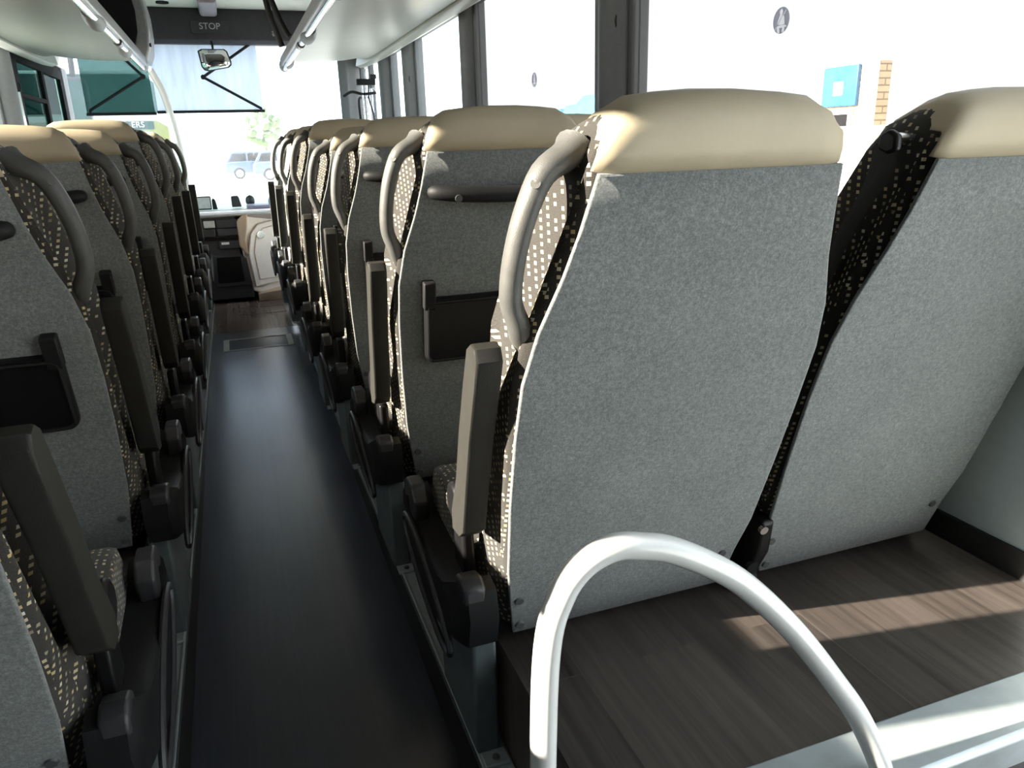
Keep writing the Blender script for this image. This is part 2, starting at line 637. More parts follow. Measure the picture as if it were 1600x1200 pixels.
# sunken well behind the nosing
struct(MB().box(AR + 0.008, WR, Y0, NOSE - 0.004, -0.45, -0.25).build('floor_stairwell', 'rubber'))
struct(MB().prism([(0.56, 0.205), (0.60, 0.205), (0.645, 0.207), (0.645, 0.2015), (0.6005, 0.2015), (0.598, 0.12), (0.575, 0.12), (0.555, 0.195)], 'x', 0.33, WR - 0.002).build('trim_1', 'strip_metal', bevel=0.003))
struct(MB().box(0.33, WR - 0.002, 0.585, 0.598, -0.25, 0.118).build('trim_2', 'skirting_black'))
# aluminium strips along the aisle with a lip, and the dark riser below
for i, (xa, xb, sgn) in enumerate(((AR - 0.001, 0.322, 1), (-0.274, AL + 0.001, -1))):
    y1 = 6.2 if sgn < 0 else BAY + 0.1
    lip = xa if sgn > 0 else xb
    inner = xb if sgn > 0 else xa
    st = MB().box(min(lip, inner), max(lip, inner), Y0 if sgn < 0 else 0.3, y1, -0.012, 0.0)
    st.box(min(lip, lip + sgn * 0.006), max(lip, lip + sgn * 0.006), Y0 if sgn < 0 else 0.3, y1, -0.016, 0.004)
    struct(st.build('trim_%d' % (3 + i), 'strip_metal', bevel=0.0015))
    ri = MB().box(min(lip + sgn * 0.002, inner), max(lip + sgn * 0.002, inner), Y0, y1, -0.30, -0.016)
    struct(ri.build('trim_%d' % (5 + i), 'skirting_black'))

# side walls below the windows, with black skirting on the right
SILL, HEAD = 0.66, 1.73
SL, SR = 0.96, 0.80       # window sills left and right beside the seats
struct(MB().prism([(WR, 0.2), (WR + 0.06, 0.2), (WR + 0.06, SR), (WR, SR), (WR - 0.012, SR - 0.02), (WR - 0.012, SR - 0.06), (WR, SR - 0.08)], 'y', NOSE - 0.02, 6.3).build('wall_right', 'wall_grey', bevel=0.004))
struct(MB().prism([(WR, -0.45), (WR + 0.06, -0.45), (WR + 0.06, 0.2), (WR, 0.2)], 'y', NOSE - 0.02, YF).build('wall_right_lower', 'wall_grey'))
struct(MB().prism([(WR - 0.016, RF), (WR, RF), (WR, RF + 0.05), (WR - 0.008, RF + 0.05)], 'y', NOSE + 0.05, BAY).build('baseboard_right', 'skirting_black'))
struct(MB().prism([(WL, -0.25), (WL - 0.06, -0.25), (WL - 0.06, SL), (WL, SL), (WL + 0.012, SL - 0.02), (WL + 0.012, SL - 0.06), (WL, SL - 0.08)], 'y', Y0, 5.6).build('wall_left', 'wall_grey', bevel=0.004))
struct(MB().prism([(WL, -0.25), (WL - 0.06, -0.25), (WL - 0.06, SILL), (WL, SILL)], 'y', 5.601, YF).build('wall_left_front', 'wall_grey', bevel=0.004))
struct(MB().box(WL - 0.06, WL, Y0, 0.40, SL + 0.001, HEAD).build('wall_left_light_block', 'wall_dark'))  # unseen solid stretch in place of windows, added to block light
# wall above the windows (cove) and ceiling
struct(MB().prism([(WR - 0.02, HEAD), (WR + 0.06, HEAD), (WR + 0.06, 2.2), (WR - 0.10, 2.2), (WR - 0.10, 2.0)], 'y', Y0, YF).build('wall_right_upper', 'ceiling_white'))
struct(MB().prism([(WL + 0.02, HEAD), (WL - 0.06, HEAD), (WL - 0.06, 2.2), (WL + 0.10, 2.2), (WL + 0.10, 2.0)], 'y', Y0, YF).build('wall_left_upper', 'ceiling_white'))
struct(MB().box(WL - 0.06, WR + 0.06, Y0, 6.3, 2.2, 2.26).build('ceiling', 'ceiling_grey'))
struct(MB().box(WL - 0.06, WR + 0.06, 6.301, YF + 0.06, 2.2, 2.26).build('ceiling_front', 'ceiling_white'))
struct(MB().box(WL, WR, Y0 - 0.06, Y0, -0.45, 2.2).build('wall_back', 'wall_dark'))

# pillars between the side windows: a broad grey board with a half-round rubber-grey column
PR = [(2.37, 2.66), (4.07, 4.32), (5.45, 5.75), (6.30, 6.62)]
PLFT = [(0.401, 0.48), (2.40, 2.66), (4.07, 4.32), (5.52, 5.86)]
k = 7
for side, ps in ((1, PR), (-1, PLFT)):
    X = WR - 0.01 if side > 0 else WL + 0.01
    sl_ = SR if side > 0 else SL
    for (ya, yb) in ps:
        q = MB().box(min(X, X + side * 0.06), max(X, X + side * 0.06), ya, yb, sl_ - 0.01, HEAD + 0.02)
        ymid = ya + (yb - ya) * 0.35
        q.tube([(X, ymid, sl_), (X, ymid, HEAD + 0.01)], (yb - ya) * 0.24, 16, 1.0, up=(0, 1, 0))
        struct(q.build('trim_%d' % k, 'pillar_grey', bevel=0.008))
        k += 1
# front corner pillars
struct(MB().prism([(1.06, 7.62), (1.16, 7.9), (1.34, 7.9), (1.34, 7.72), (1.14, 7.6)], 'z', -0.1, 2.2).build('trim_%d' % k, 'pillar_grey', bevel=0.01))
struct(MB().prism([(-1.30, 7.74), (-1.30, 7.96), (-1.235, 7.96), (-1.235, 7.74)], 'z', 0.0, 2.2).build('trim_%d' % (k + 1), 'pillar_grey', bevel=0.01))
k += 2
# dark header strips above the right windows, between the pillars and the rack
for side, X in ((1, WR - 0.012), (-1, WL + 0.012)):
    struct(MB().box(min(X, X + side * 0.03), max(X, X + side * 0.03), Y0, 6.6, HEAD - 0.035, HEAD + 0.005).build('trim_%d' % k, 'pillar_grey', bevel=0.004))
    k += 1

# window panes
def pane(i, x0, x1, y0, y1, z0, z1, mat):
    return struct(MB().box(x0, x1, y0, y1, z0, z1).build('window_%d' % i, mat))


wi = 1
edges_r = [0.56, 2.37, 2.66, 4.07, 4.32, 5.45, 5.75, 6.30]
for a_, b_ in zip(edges_r[0::2], edges_r[1::2]):
    pane(wi, WR + 0.01, WR + 0.016, a_, b_, SR, HEAD, 'glass' if a_ < 4.2 else 'clear_glass')
    wi += 1
edges_l = [0.48, 2.40, 2.66, 4.07, 4.32, 5.52]
for a_, b_ in zip(edges_l[0::2], edges_l[1::2]):
    pane(wi, WL - 0.016, WL - 0.01, a_, b_, SL, HEAD, 'glass' if a_ < 4.2 else 'clear_glass')
    wi += 1
# glazed rear door leaf beside the stairwell
struct(MB().box(WR + 0.01, WR + 0.016, -1.0, 0.50, -0.40, HEAD).build('window_%d' % wi, 'clear_glass'))
wi += 1
q = MB()
for ya, yb, za, zb in ((-1.06, -1.0, -0.45, HEAD), (0.50, 0.56, -0.45, HEAD), (-1.0, 0.5, -0.45, -0.40)):
    q.box(WR, WR + 0.04, ya, yb, za, zb)
struct(q.build('door_2', 'pillar_grey', bevel=0.004))
struct(MB().box(WR, WR + 0.06, Y0, -1.06, -0.45, HEAD + 0.01).build('wall_right_rear', 'wall_grey'))
# windscreen, slightly raked
struct(MB().prism([(YF, 0.45), (YF + 0.012, 0.45), (YF + 0.012, 2.0), (YF, 2.0)], 'x', -1.232, 1.18).build('window_%d' % wi, 'windscreen'))
wi += 1
# front wall: below the windscreen, and the black header carrying the stop sign
struct(MB().box(WL - 0.06, WR + 0.06, YF, YF + 0.06, -0.45, 0.45).build('wall_front', 'dash_dark'))
hd = MB().prism([(7.56, 1.945), (7.56, 2.115), (7.60, 2.2), (YF, 2.2), (YF, 1.97), (7.7, 1.915), (7.60, 1.915)], 'x', -1.14, 1.12)
struct(hd.build('wall_front_header', 'header_dark', bevel=0.006))

# driver's side window: black frames, dark green glass (left front)
dw = MB()
X = WL + 0.012
for (ya, yb, za, zb) in ((5.88, 6.10, 1.44, HEAD), (6.10, 6.16, SILL, HEAD), (6.16, 7.72, 1.63, HEAD), (6.16, 7.72, SILL, SILL + 0.06), (6.9, 6.98, SILL + 0.06, 1.63), (6.16, 6.9, 1.40, 1.43), (7.62, 7.72, SILL + 0.06, 1.63)):
    dw.box(X - 0.03, X, ya, yb, za, zb)
struct(dw.build('window_%d' % wi, 'frame_black', bevel=0.004))
wi += 1
pane(wi, X - 0.024, X - 0.018, 6.16, 7.66, SILL + 0.04, 1.64, 'driver_glass')
wi += 1
# white pillar lining and beige label board at the driver's window
struct(MB().box(WL + 0.001, WL + 0.012, 5.88, 6.098, SILL, 1.435).build('trim_%d' % k, 'white_paint', bevel=0.004))
k += 1

# passenger door front right: two slim leaves in frames, glass between
door = thing('door_1', '', '', (WR - 0.02, 6.62, 0))
del door['label'], door['category']
struct(door)
df_ = MB()
for ya, yb in ((0.0, 0.06), (0.46, 0.54), (0.94, 1.0)):
    df_.box(-0.02, 0.02, ya, yb, -0.25, 1.85)
df_.box(-0.02, 0.02, 0, 1.0, 1.79, 1.85)
df_.box(-0.02, 0.02, 0, 1.0, -0.25, -0.15)
df_.build('door_frame', 'pillar_grey', door, bevel=0.005)
dg_ = MB().box(-0.004, 0.004, 0.06, 0.46, -0.15, 1.79)
dg_.box(-0.004, 0.004, 0.54, 0.94, -0.15, 1.79)
dg_.build('door_glass', 'clear_glass', door)
hb = MB().tube(curve([(-0.06, 0.70, 1.45), (-0.10, 0.66, 1.42), (-0.10, 0.62, 1.2), (-0.07, 0.60, 0.9), (-0.05, 0.60, 0.6)]), 0.012, 8)
hb.tube([(-0.06, 0.70, 1.45), (0.0, 0.70, 1.45)], 0.012, 8)
hb.tube([(-0.05, 0.60, 0.6), (0.0, 0.60, 0.6)], 0.012, 8)
hb.build('door_handle', 'black_plastic', door)
hb = MB().tube([(-0.04, 0.34, 1.5), (-0.04, 0.34, 0.3)], 0.012, 8)
hb.tube([(-0.04, 0.34, 1.5), (0.0, 0.34, 1.5)], 0.01, 8)
hb.tube([(-0.04, 0.34, 0.3), (0.0, 0.34, 0.3)], 0.01, 8)
hb.build('door_handle', 'chrome', door)

# door mechanism above the entrance
dm = thing('door_mechanism', 'black bar with rods and a lever above the front door, right of the windscreen', 'door mechanism', (1.10, 6.85, 1.52))
MB().box(0.0, 0.16, -0.02, 0.03, 0.0, 0.05).build('cross_bar', 'black_plastic', dm, bevel=0.006)
MB().tube(curve([(-0.10, 0.1, -0.08), (-0.04, 0.05, -0.05), (0.05, 0.0, -0.07), (0.16, 0.0, -0.06)]), 0.012, 8).build('lever_arm', 'black_plastic', dm)
for px in (0.045, 0.075):
    MB().tube([(px, 0.0, 0.0), (px + 0.01, 0.02, -0.75), (px + 0.01, 0.02, -1.62)], 0.010, 10).build('door_rod', 'chrome', dm)
MB().tube(curve([(0.10, 0.0, 0.0), (0.10, 0.01, -0.12), (0.13, 0.02, -0.25), (0.12, 0.02, -0.5), (0.14, 0.02, -0.9)]), 0.007, 8).build('cable', 'rubber', dm)
MB().box(0.12, 0.17, -0.02, 0.03, 0.05, 0.085).build('bar_bracket', 'black_plastic', dm, bevel=0.004)

# ------------------------------------------------------------------ seats
PIV = (0.0, 0.04, 0.30)
REAR = [(0.002, 0.235), (-0.020, 0.31), (-0.046, 0.38), (-0.083, 0.50), (-0.121, 0.62), (-0.151, 0.71), (-0.175, 0.78), (-0.198, 0.85), (-0.215, 0.90), (-0.236, 0.968), (-0.243, 0.99), (-0.247, 1.02), (-0.240, 1.038)]
TOP = [(-0.222, 1.049), (-0.196, 1.052), (-0.170, 1.044)]
FRONT = [(-0.142, 1.025), (-0.126, 0.99), (-0.098, 0.93), (-0.070, 0.87), (-0.042, 0.78), (-0.022, 0.71), (0.0, 0.62), (0.034, 0.50), (0.066, 0.40), (0.085, 0.33), (0.08, 0.245)]
WID = [(0.235, 0.205), (0.31, 0.216), (0.38, 0.226), (0.50, 0.233), (0.62, 0.236), (0.70, 0.235), (0.74, 0.231), (0.78, 0.221), (0.85, 0.197), (0.90, 0.184), (0.968, 0.170), (1.02, 0.163), (1.052, 0.155)]
US = [-1, -0.985, -0.95, -0.88, -0.75, -0.5, -0.2, 0.2, 0.5, 0.75, 0.88, 0.95, 0.985, 1]


def pnorm(pts, i):
    a, b2 = pts[max(i - 1, 0)], pts[min(i + 1, len(pts) - 1)]
    ty, tz = b2[0] - a[0], b2[1] - a[1]
    d = math.hypot(ty, tz) or 1
    return (-tz / d, ty / d)          # outward for the rear-up-over-front order


def strip(pts, off, us, wadd=0.0, edge=0.02, flare=False):
    rows = []
    for i, (y, z) in enumerate(pts):
        ny, nz = pnorm(pts, i)
        w = interp(WID, z) + wadd
        if i >= len(REAR) and flare:
            w = max(w, min(w + 0.026 * min(1, (i - len(REAR) + 1) / 4), 0.236))
        row = []
        for u in us:
            au = abs(u)
            ins = edge * max(0.0, (au - 0.80) / 0.20) ** 3
            drop = max(0.0, (z - 0.968) / 0.084) ** 1.3 * (0.014 * au * au + 0.030 * max(0.0, (au - 0.72) / 0.28) ** 2.2)
            crown = 0.0 if y < -0.0 and i < len(REAR) else 0.0
            o = off - ins
            row.append((u * w, y + ny * o, z + nz * o - drop))
        rows.append(row)
    return rows


def grid(mb, rows, close_sides=False, loop=False):
    n, k = len(rows[0]), len(rows)
    vs = [p for r in rows for p in r]
    fs = []
    for i in range(k if loop else k - 1):
        for j in range(n - 1):
            a, c2 = i * n + j, ((i + 1) % k) * n + j
            fs.append((a, a + 1, c2 + 1, c2))
    if close_sides:
        fs.append(tuple(i * n for i in range(k)))
        fs.append(tuple(i * n + n - 1 for i in range(k - 1, -1, -1)))
    mb.add(vs, fs)


def build_seat(kind, mir, fitted, name='coach_seat'):
    """one seat, aisle on local -x (mirrored for the other side); kind 'aisle' or 'window'"""
    root = bpy.data.objects.new(name, None)
    root.empty_display_size = 0.1
    C.objects.link(root)
    kw = dict(mirror=mir)
    # padded backrest core
    mb = MB()
    prof = REAR + TOP + FRONT
    core = strip(prof, -0.004, US, -0.001, 0.016, True)
    grid(mb, core, close_sides=True, loop=True)
    mb.build('backrest', 'moquette', root, shift=PIV, angle=50, **kw)
    # felt rear panel
    mb = MB()
    grid(mb, strip(REAR[:10], 0.001, [u * 0.995 for u in US], -0.004, 0.0008))
    pn = mb.build('back_panel', 'felt', root, shift=PIV, angle=60, solid=0.005, **kw)
    # plugs low on the panel
    for (px, pz) in ((-0.195, 0.307), (0.185, 0.307), (-0.19, 0.25)):
        py = interp([(z, y) for y, z in REAR], pz)
        pb = MB().disc((px, py - 0.005, pz), (0, -1, -0.31), 0.009, 0.004, 14, 0.007)
        pb.build('panel_plug', 'plug_grey', pn, shift=None, **kw).location = (-PIV[0], -PIV[1], -PIV[2])
    # leather headrest cover
    mb = MB()
    grid(mb, strip((REAR + TOP + FRONT)[9:len(REAR + TOP) + 4], 0.001, [u * 0.985 for u in US], 0.0, 0.014, True))
    mb.build('headrest_cover', 'leather', root, shift=PIV, angle=60, solid=0.004, **kw)
    # cushion
    mb = MB()
    cs = [(0.375, 0.29), (0.372, 0.365), (0.355, 0.392), (0.30, 0.395), (0.20, 0.378), (0.09, 0.362), (0.075, 0.345), (0.075, 0.275), (0.33, 0.262)]
    rings = []
    for x, s in ((-0.238, 0.90), (-0.234, 0.97), (-0.222, 1.0), (-0.1, 0.985), (0.1, 0.985), (0.222, 1.0), (0.234, 0.97), (0.238, 0.90)):
        rings.append([(x, 0.22 + (y - 0.22) * s, 0.32 + (z - 0.32) * s) for y, z in cs])
    mb.loft(rings)
    mb.build('seat_cushion', 'moquette', root, angle=50, bevel=0.012, seg=3, **kw)
    # frame under the cushion
    mb = MB().box(-0.20, 0.235, 0.06, 0.34, 0.225, 0.262)
    if kind == 'window':
        mb.box(0.19, 0.225, 0.10, 0.30, 0.20, 0.23)
        mb.box(-0.06, -0.02, 0.10, 0.30, 0.20, 0.23)
    mb.build('seat_frame', 'black_plastic', root, bevel=0.004, **kw)

    if kind == 'aisle':
        # grab handle at the shoulder
        ctr = [(-0.168, -0.182, 0.996), (-0.182, -0.188, 0.986), (-0.212, -0.194, 0.968), (-0.231, -0.190, 0.928), (-0.240, -0.178, 0.885), (-0.243, -0.166, 0.845), (-0.240, -0.156, 0.815), (-0.228, -0.147, 0.787), (-0.215, -0.122, 0.766), (-0.200, -0.100, 0.752)]
        path = curve(ctr, 4)
        kk = len(path)
        rs = [0.0165 + (0.010 if i < kk / 2 else 0.007) * (abs(i / (kk - 1) - 0.5) * 2) ** 3 for i in range(kk)]
        hd_ = MB().tube(path, rs, 14, 0.85, up=(0, -1, 0)).build('grab_handle', 'handle_plastic', root, shift=PIV, **kw)
        sc = MB().disc((-0.225, -0.206, 0.958), (-0.5, -0.8, 0.35), 0.006, 0.003, 12)
        sc.build('screw_cap', 'handle_plastic', hd_, **kw).location = (-PIV[0], -PIV[1], -PIV[2])
        # folded-up armrest
        prof_a = [(0.030, 0.428), (-0.01, 0.432), (-0.034, 0.45), (-0.06, 0.53), (-0.092, 0.62), (-0.127, 0.70), (-0.142, 0.742), (-0.135, 0.758), (-0.118, 0.762), (-0.100, 0.752), (-0.075, 0.70), (-0.04, 0.62), (-0.008, 0.53), (0.03, 0.46)]
        rings = []
        for x, s in ((-0.284, 0.93), (-0.2825, 0.98), (-0.279, 1.0), (-0.253, 1.0), (-0.2495, 0.98), (-0.248, 0.93)):
            ring = []
            for y, z in prof_a:
                cyy = interp([(0.43, -0.005), (0.76, -0.12)], z)
                ring.append((x, cyy + (y - cyy) * s, 0.6 + (z - 0.6) * (1 - (1 - s) * 0.12)))
            rings.append(ring)
        ar = MB().loft(rings).build('armrest', 'armrest_plastic', root, shift=PIV, angle=34, **kw)
        pv = MB().disc((-0.282, 0.034, 0.470), (1, 0, 0), 0.033, 0.036, 20)
        pv.build('armrest_pivot', 'gloss_black', ar, bevel=0.006, **kw).location = (-PIV[0], -PIV[1], -PIV[2])
        # moulded side cover over the recline mechanism
        pc = [(0.415, 0.335), (0.432, 0.29), (0.42, 0.225), (0.36, 0.192), (0.28, 0.172), (0.19, 0.172), (0.10, 0.192), (0.02, 0.222), (-0.03, 0.245), (-0.046, 0.30), (-0.036, 0.345), (-0.005, 0.352), (0.03, 0.332), (0.11, 0.308), (0.22, 0.296), (0.32, 0.305)]
        rings = []
        for x, s in ((-0.298, 0.80), (-0.292, 0.93), (-0.283, 1.0), (-0.236, 1.0)):
            rings.append([(x, 0.19 + (y - 0.19) * s, 0.25 + (z - 0.25) * s) for y, z in pc])
        sc_ = MB().loft(rings).build('side_cover', 'black_plastic', root, angle=45, **kw)
        # raised oval ring and pale lever pad on the cover
        ring = [(-0.299, 0.20 + 0.165 * math.cos(2 * PI * i / 28) , 0.243 + 0.046 * math.sin(2 * PI * i / 28)+0.045*math.cos(2 * PI * i / 28)) for i in range(28)]
        MB().tube(ring, 0.006, 8, closed=True, up=(1, 0, 0)).build('cover_rim', 'knob_plastic', sc_, **kw)
        lv = MB().prism([(0.30, 0.345), (0.325, 0.372), (0.375, 0.372), (0.395, 0.345), (0.385, 0.325), (0.355, 0.335), (0.345, 0.305), (0.31, 0.300)], 'x', -0.290, -0.258)
        lv.build('recline_lever', 'knob_plastic', root, bevel=0.006, seg=3, **kw)
        lv = MB().prism([(-0.040, 0.325), (-0.036, 0.352), (-0.015, 0.362), (0.018, 0.354), (0.022, 0.335), (-0.01, 0.32)], 'x', -0.288, -0.252)
        lv.build('cover_cap', 'knob_plastic', root, bevel=0.006, seg=3, **kw)
        bk_ = MB().prism([(0.03, 0.33), (0.095, 0.335), (0.085, 0.425), (0.035, 0.42)], 'x', -0.268, -0.247)
        bk_.build('belt_buckle', 'gloss_black', root, bevel=0.006, seg=3, **kw)
        # pedestal
        pd = MB().prism([(0.0, 0.0), (0.225, 0.0), (0.225, 0.10), (0.30, 0.19), (0.30, 0.245), (0.0, 0.245)], 'x', -0.270, -0.228)
        po = pd.build('pedestal', 'pedestal_metal', root, bevel=0.006, seg=2, **kw)
        MB().box(-0.266, -0.222, -0.035, 0.0, 0.0, 0.007).build('foot_plate', 'strip_metal', po, bevel=0.002, **kw)
        MB().box(-0.266, -0.222, 0.225, 0.25, 0.0, 0.007).build('foot_plate', 'strip_metal', po, bevel=0.002, **kw)
        MB().disc((-0.244, -0.02, 0.007), (0, 0, 1), 0.006, 0.004, 8).build('foot_bolt', 'plug_grey', po, **kw)
    else:
        # inner hinge bracket towards the neighbour seat, with two bolts
        pb = MB().prism([(-0.03, 0.205), (0.06, 0.205), (0.085, 0.26), (0.06, 0.34), (0.01, 0.375), (-0.052, 0.365), (-0.044, 0.30), (-0.02, 0.25)], 'x', -0.241, -0.212)
        po = pb.build('hinge_bracket', 'gloss_black', root, bevel=0.007, seg=3, **kw)
        MB().disc((-0.236, -0.046, 0.352), (0, -1, -0.2), 0.008, 0.008, 14).build('bolt', 'chrome', po, **kw)
        MB().disc((-0.238, -0.026, 0.268), (0, -1, -0.2), 0.012, 0.008, 16).build('bolt', 'black_plastic', po, **kw)
        # shoulder belt: anchor pin, guide and webbing on the aisle-side shoulder
        bt = MB().disc((-0.160, -0.190, 0.992), (-1, 0.0, 0.02), 0.009, 0.042, 14)
        bo = bt.build('belt_anchor', 'chrome', root, shift=PIV, **kw)
        g_ = MB().prism([(-0.215, 0.978), (-0.20, 0.973), (-0.182, 0.980), (-0.184, 1.000), (-0.20, 1.006), (-0.214, 0.998)], 'x', -0.213, -0.200)
        g_.build('belt_guide', 'gloss_black', bo, bevel=0.005, seg=3, **kw).location = (-PIV[0], -PIV[1], -PIV[2])
        wp = curve([(-0.208, -0.20, 0.988), (-0.212, -0.200, 0.951), (-0.232, -0.193, 0.915), (-0.246, -0.180, 0.875), (-0.250, -0.15, 0.80), (-0.242, -0.09, 0.70), (-0.2375, -0.02, 0.55), (-0.236, 0.03, 0.42)], 5)
        MB().tube(wp, 0.014, 8, 0.10, up=(0, 1, 0.3)).build('belt_webbing', 'belt_web', root, shift=PIV, **kw)
        wp = curve([(-0.207, -0.19, 0.985), (-0.206, -0.17, 0.92), (-0.218, -0.13, 0.84), (-0.234, -0.06, 0.72), (-0.238, 0.0, 0.58), (-0.236, 0.05, 0.42)], 5)
        MB().tube(wp, 0.015, 8, 0.10, up=(0, 1, 0.3)).build('belt_webbing', 'belt_web', root, shift=PIV, **kw)
    if fitted:
        ry = [(z, y) for y, z in REAR]
        def rp(x, z, off):
            return (x, interp(ry, z) - off * 0.95, z - off * 0.31)
        # horizontal grab bar across the back
        ctr = [rp(-0.155, 0.893, 0.004), rp(-0.145, 0.895, 0.016), rp(-0.10, 0.893, 0.028), rp(0.0, 0.890, 0.032), rp(0.10, 0.893, 0.028), rp(0.145, 0.895, 0.016), rp(0.155, 0.893, 0.004)]
        path = curve(ctr, 4)
        kk = len(path)
        rs = [0.0135 + 0.003 * math.sin(PI * i / (kk - 1)) for i in range(kk)]
        bar = MB().tube(path, rs, 12).build('back_bar', 'black_plastic', root, shift=PIV, **kw)
        for sx in (-1, 1):
            p_ = rp(sx * 0.112, 0.889, 0.043)
            MB().disc(p_, (0, -1, -0.3), 0.0075, 0.002, 14).build('screw_cap', 'plug_grey', bar, **kw).location = (-PIV[0], -PIV[1], -PIV[2])
        hk = MB().tube([rp(0.115, 0.868, 0.002), rp(0.115, 0.862, 0.014), rp(0.115, 0.845, 0.018), rp(0.115, 0.838, 0.024), rp(0.115, 0.848, 0.030)], 0.007, 8)
        hk.build('bag_hook', 'black_plastic', root, shift=PIV, **kw)
        # folded tray table with a round cup recess
        out = rrect(-0.178, 0.178, 0.538, 0.680, 0.018)
        rings = []
        for off, s in ((0.004, 1.0), (0.020, 1.0), (0.024, 0.985)):
            rings.append([rp(x * s, 0.609 + (z - 0.609) * s, off) for x, z in out])
        tr_ = MB().loft(rings).build('tray_table', 'gloss_black', root, shift=PIV, angle=50, **kw)
        lipp = [rp(x, z, 0.0255) for x, z in rrect(-0.172, 0.172, 0.544, 0.674, 0.014)]
        MB().tube(lipp, 0.0035, 6, closed=True, up=(0, 1, 0)).build('tray_rim', 'black_plastic', tr_, **kw).location = (-PIV[0], -PIV[1], -PIV[2])
        cup = [rp(0.117 + 0.034 * math.cos(2 * PI * i / 24), 0.585 + 0.026 * math.sin(2 * PI * i / 24), 0.024) for i in range(24)]
        MB().tube(cup, 0.003, 6, closed=True, up=(0, 1, 0)).build('cup_rim', 'black_plastic', tr_, **kw).location = (-PIV[0], -PIV[1], -PIV[2])
        cd = [rp(0.117 + 0.033 * math.cos(2 * PI * i / 24), 0.585 + 0.025 * math.sin(2 * PI * i / 24), 0.0245) for i in range(24)]
        MB().add(cd, [tuple(range(24))]).build('cup_recess', 'felt', tr_, solid=0.0006, **kw).location = (-PIV[0], -PIV[1], -PIV[2])
        for sx in (-1, 1):
            x_ = sx * 0.167
            hb_ = MB()
            out = [(x_ - 0.013, 0.66), (x_ + 0.013, 0.66), (x_ + 0.013, 0.718), (x_ - 0.013, 0.718)]
            hb_.loft([[rp(x, z, off) for x, z in out] for off in (0.003, 0.028)])
            hb_.build('tray_hinge', 'black_plastic', tr_, bevel=0.003, **kw).location = (-PIV[0], -PIV[1], -PIV[2])
    return root


protos = {}
BASE_ANGLE = 17.9
BACK_PARTS = ('backrest', 'back_panel', 'headrest_cover', 'grab_handle', 'armrest', 'back_bar', 'tray_table', 'bag_hook', 'belt_anchor', 'belt_webbing')


def copy_tree(o, parent=None):
    c_ = o.copy()
    C.objects.link(c_)
    c_.parent = parent
    for ch in list(o.children):
        copy_tree(ch, c_)
    return c_


def place_seat(kind, mir, fitted, x, y, z, recline, label):
    key = (kind, mir, fitted)
    if key not in protos:
        r_ = build_seat(kind, mir, fitted)
        protos[key] = r_
    else:
        r_ = copy_tree(protos[key])
    r_.location = (x, y, z)
    for ch in r_.children:
        if ch.name.split('.')[0] in BACK_PARTS:
            ch.rotation_euler = (-math.radians(BASE_ANGLE - recline), 0, 0)
    tag(r_, label, 'bus seat', 'coach seats in rows along both sides of the aisle')
    return r_


ORD = ['nearest', 'second', 'third', 'fourth', 'fifth', 'sixth', 'seventh']
RROWS = [(1.0, 0, 17.9), (1.654, 0, 12.0), (2.338, 0, 8.0), (2.986, 0, 10.5), (3.683, 0.062, 14.5), (4.405, 0.062, 15), (5.0, 0.062, 14)]
LROWS = [(0.90, 0, 17.9), (1.568, 0, 16.3), (2.203, 0, 12), (2.896, 0, 7.5), (3.555, 0.062, 11.5), (4.308, 0.062, 16), (5.0, 0.062, 14)]
r_lab_a = ['aisle seat nearest the camera on the right, plain grey back behind the white hoop',
           'right aisle seat directly ahead of the plain-backed one, tray below a black bar',
           'third aisle seat from the camera along the right side of the aisle',
           'fourth aisle seat on the right, last one before the taller front seats',
           'fifth aisle seat on the right, first of the taller right-hand seats',
           'sixth aisle seat on the right, its black handle just left of the fifth',
           'foremost aisle seat on the right, only its handle and armrest beside the pale dashboard panel']
r_lab_w = ['window seat nearest the camera on the right, seat belt hanging at its black-sided shoulder',
           'right window seat in the second row, beige top seen between the two nearest right seats',
           'right window seat in the third row, beige top behind the row-two headrest',
           'right window seat in the fourth row, beige top seen over the third row',
           'right window seat in the fifth row, raised beige top beside the window pillar',
           'right window seat in the sixth row, mostly hidden behind the fifth-row seat',
           'right window seat in the foremost row, hidden low before the front door']
l_lab_a = ['aisle seat at the bottom left corner, its big armrest and dotted cushion nearest the camera',
           'left aisle seat with round cup recess in its folded tray, second from the camera',
           'third aisle seat from the camera on the left, broad beige headrest, bar on back',
           'fourth aisle seat on the left, small beige top, silver-edged armrest',
           'fifth aisle seat on the left, tall wide beige top with sunlit edge',
           'sixth aisle seat on the left, narrow beige top right of the tall one',
           'foremost aisle seat on the left, only its handle loop against the bright windscreen']
l_lab_w = [None,
           'left window seat in the second row, beside the seat with the cup-recess tray',
           'left window seat in the third row, beside the seat with the broad beige headrest',
           'left window seat in the fourth row, ahead of the third-row window seat',
           'left window seat in the fifth row, beige corner at the extreme left edge',
           'left window seat in the sixth row, low beige top below the grey pillar',
           'left window seat in the foremost row, behind the wide sunlit headrest']
for i, (y, z, a_) in enumerate(RROWS):
    xc = 0.54 - 0.012 * (y - 1)
    if i:
        xc -= 0.004
    place_seat('aisle', False, i > 0, xc, y, z, a_, r_lab_a[i])
    place_seat('window', False, i > 0, xc + 0.485, y, z, a_ - 0.5 * (i % 2), r_lab_w[i])
for i, (y, z, a_) in enumerate(LROWS):
    place_seat('aisle', True, True, -0.490, y, z, a_, l_lab_a[i])
    if l_lab_w[i]:
        place_seat('window', True, True, -0.975, y, z, a_, l_lab_w[i])
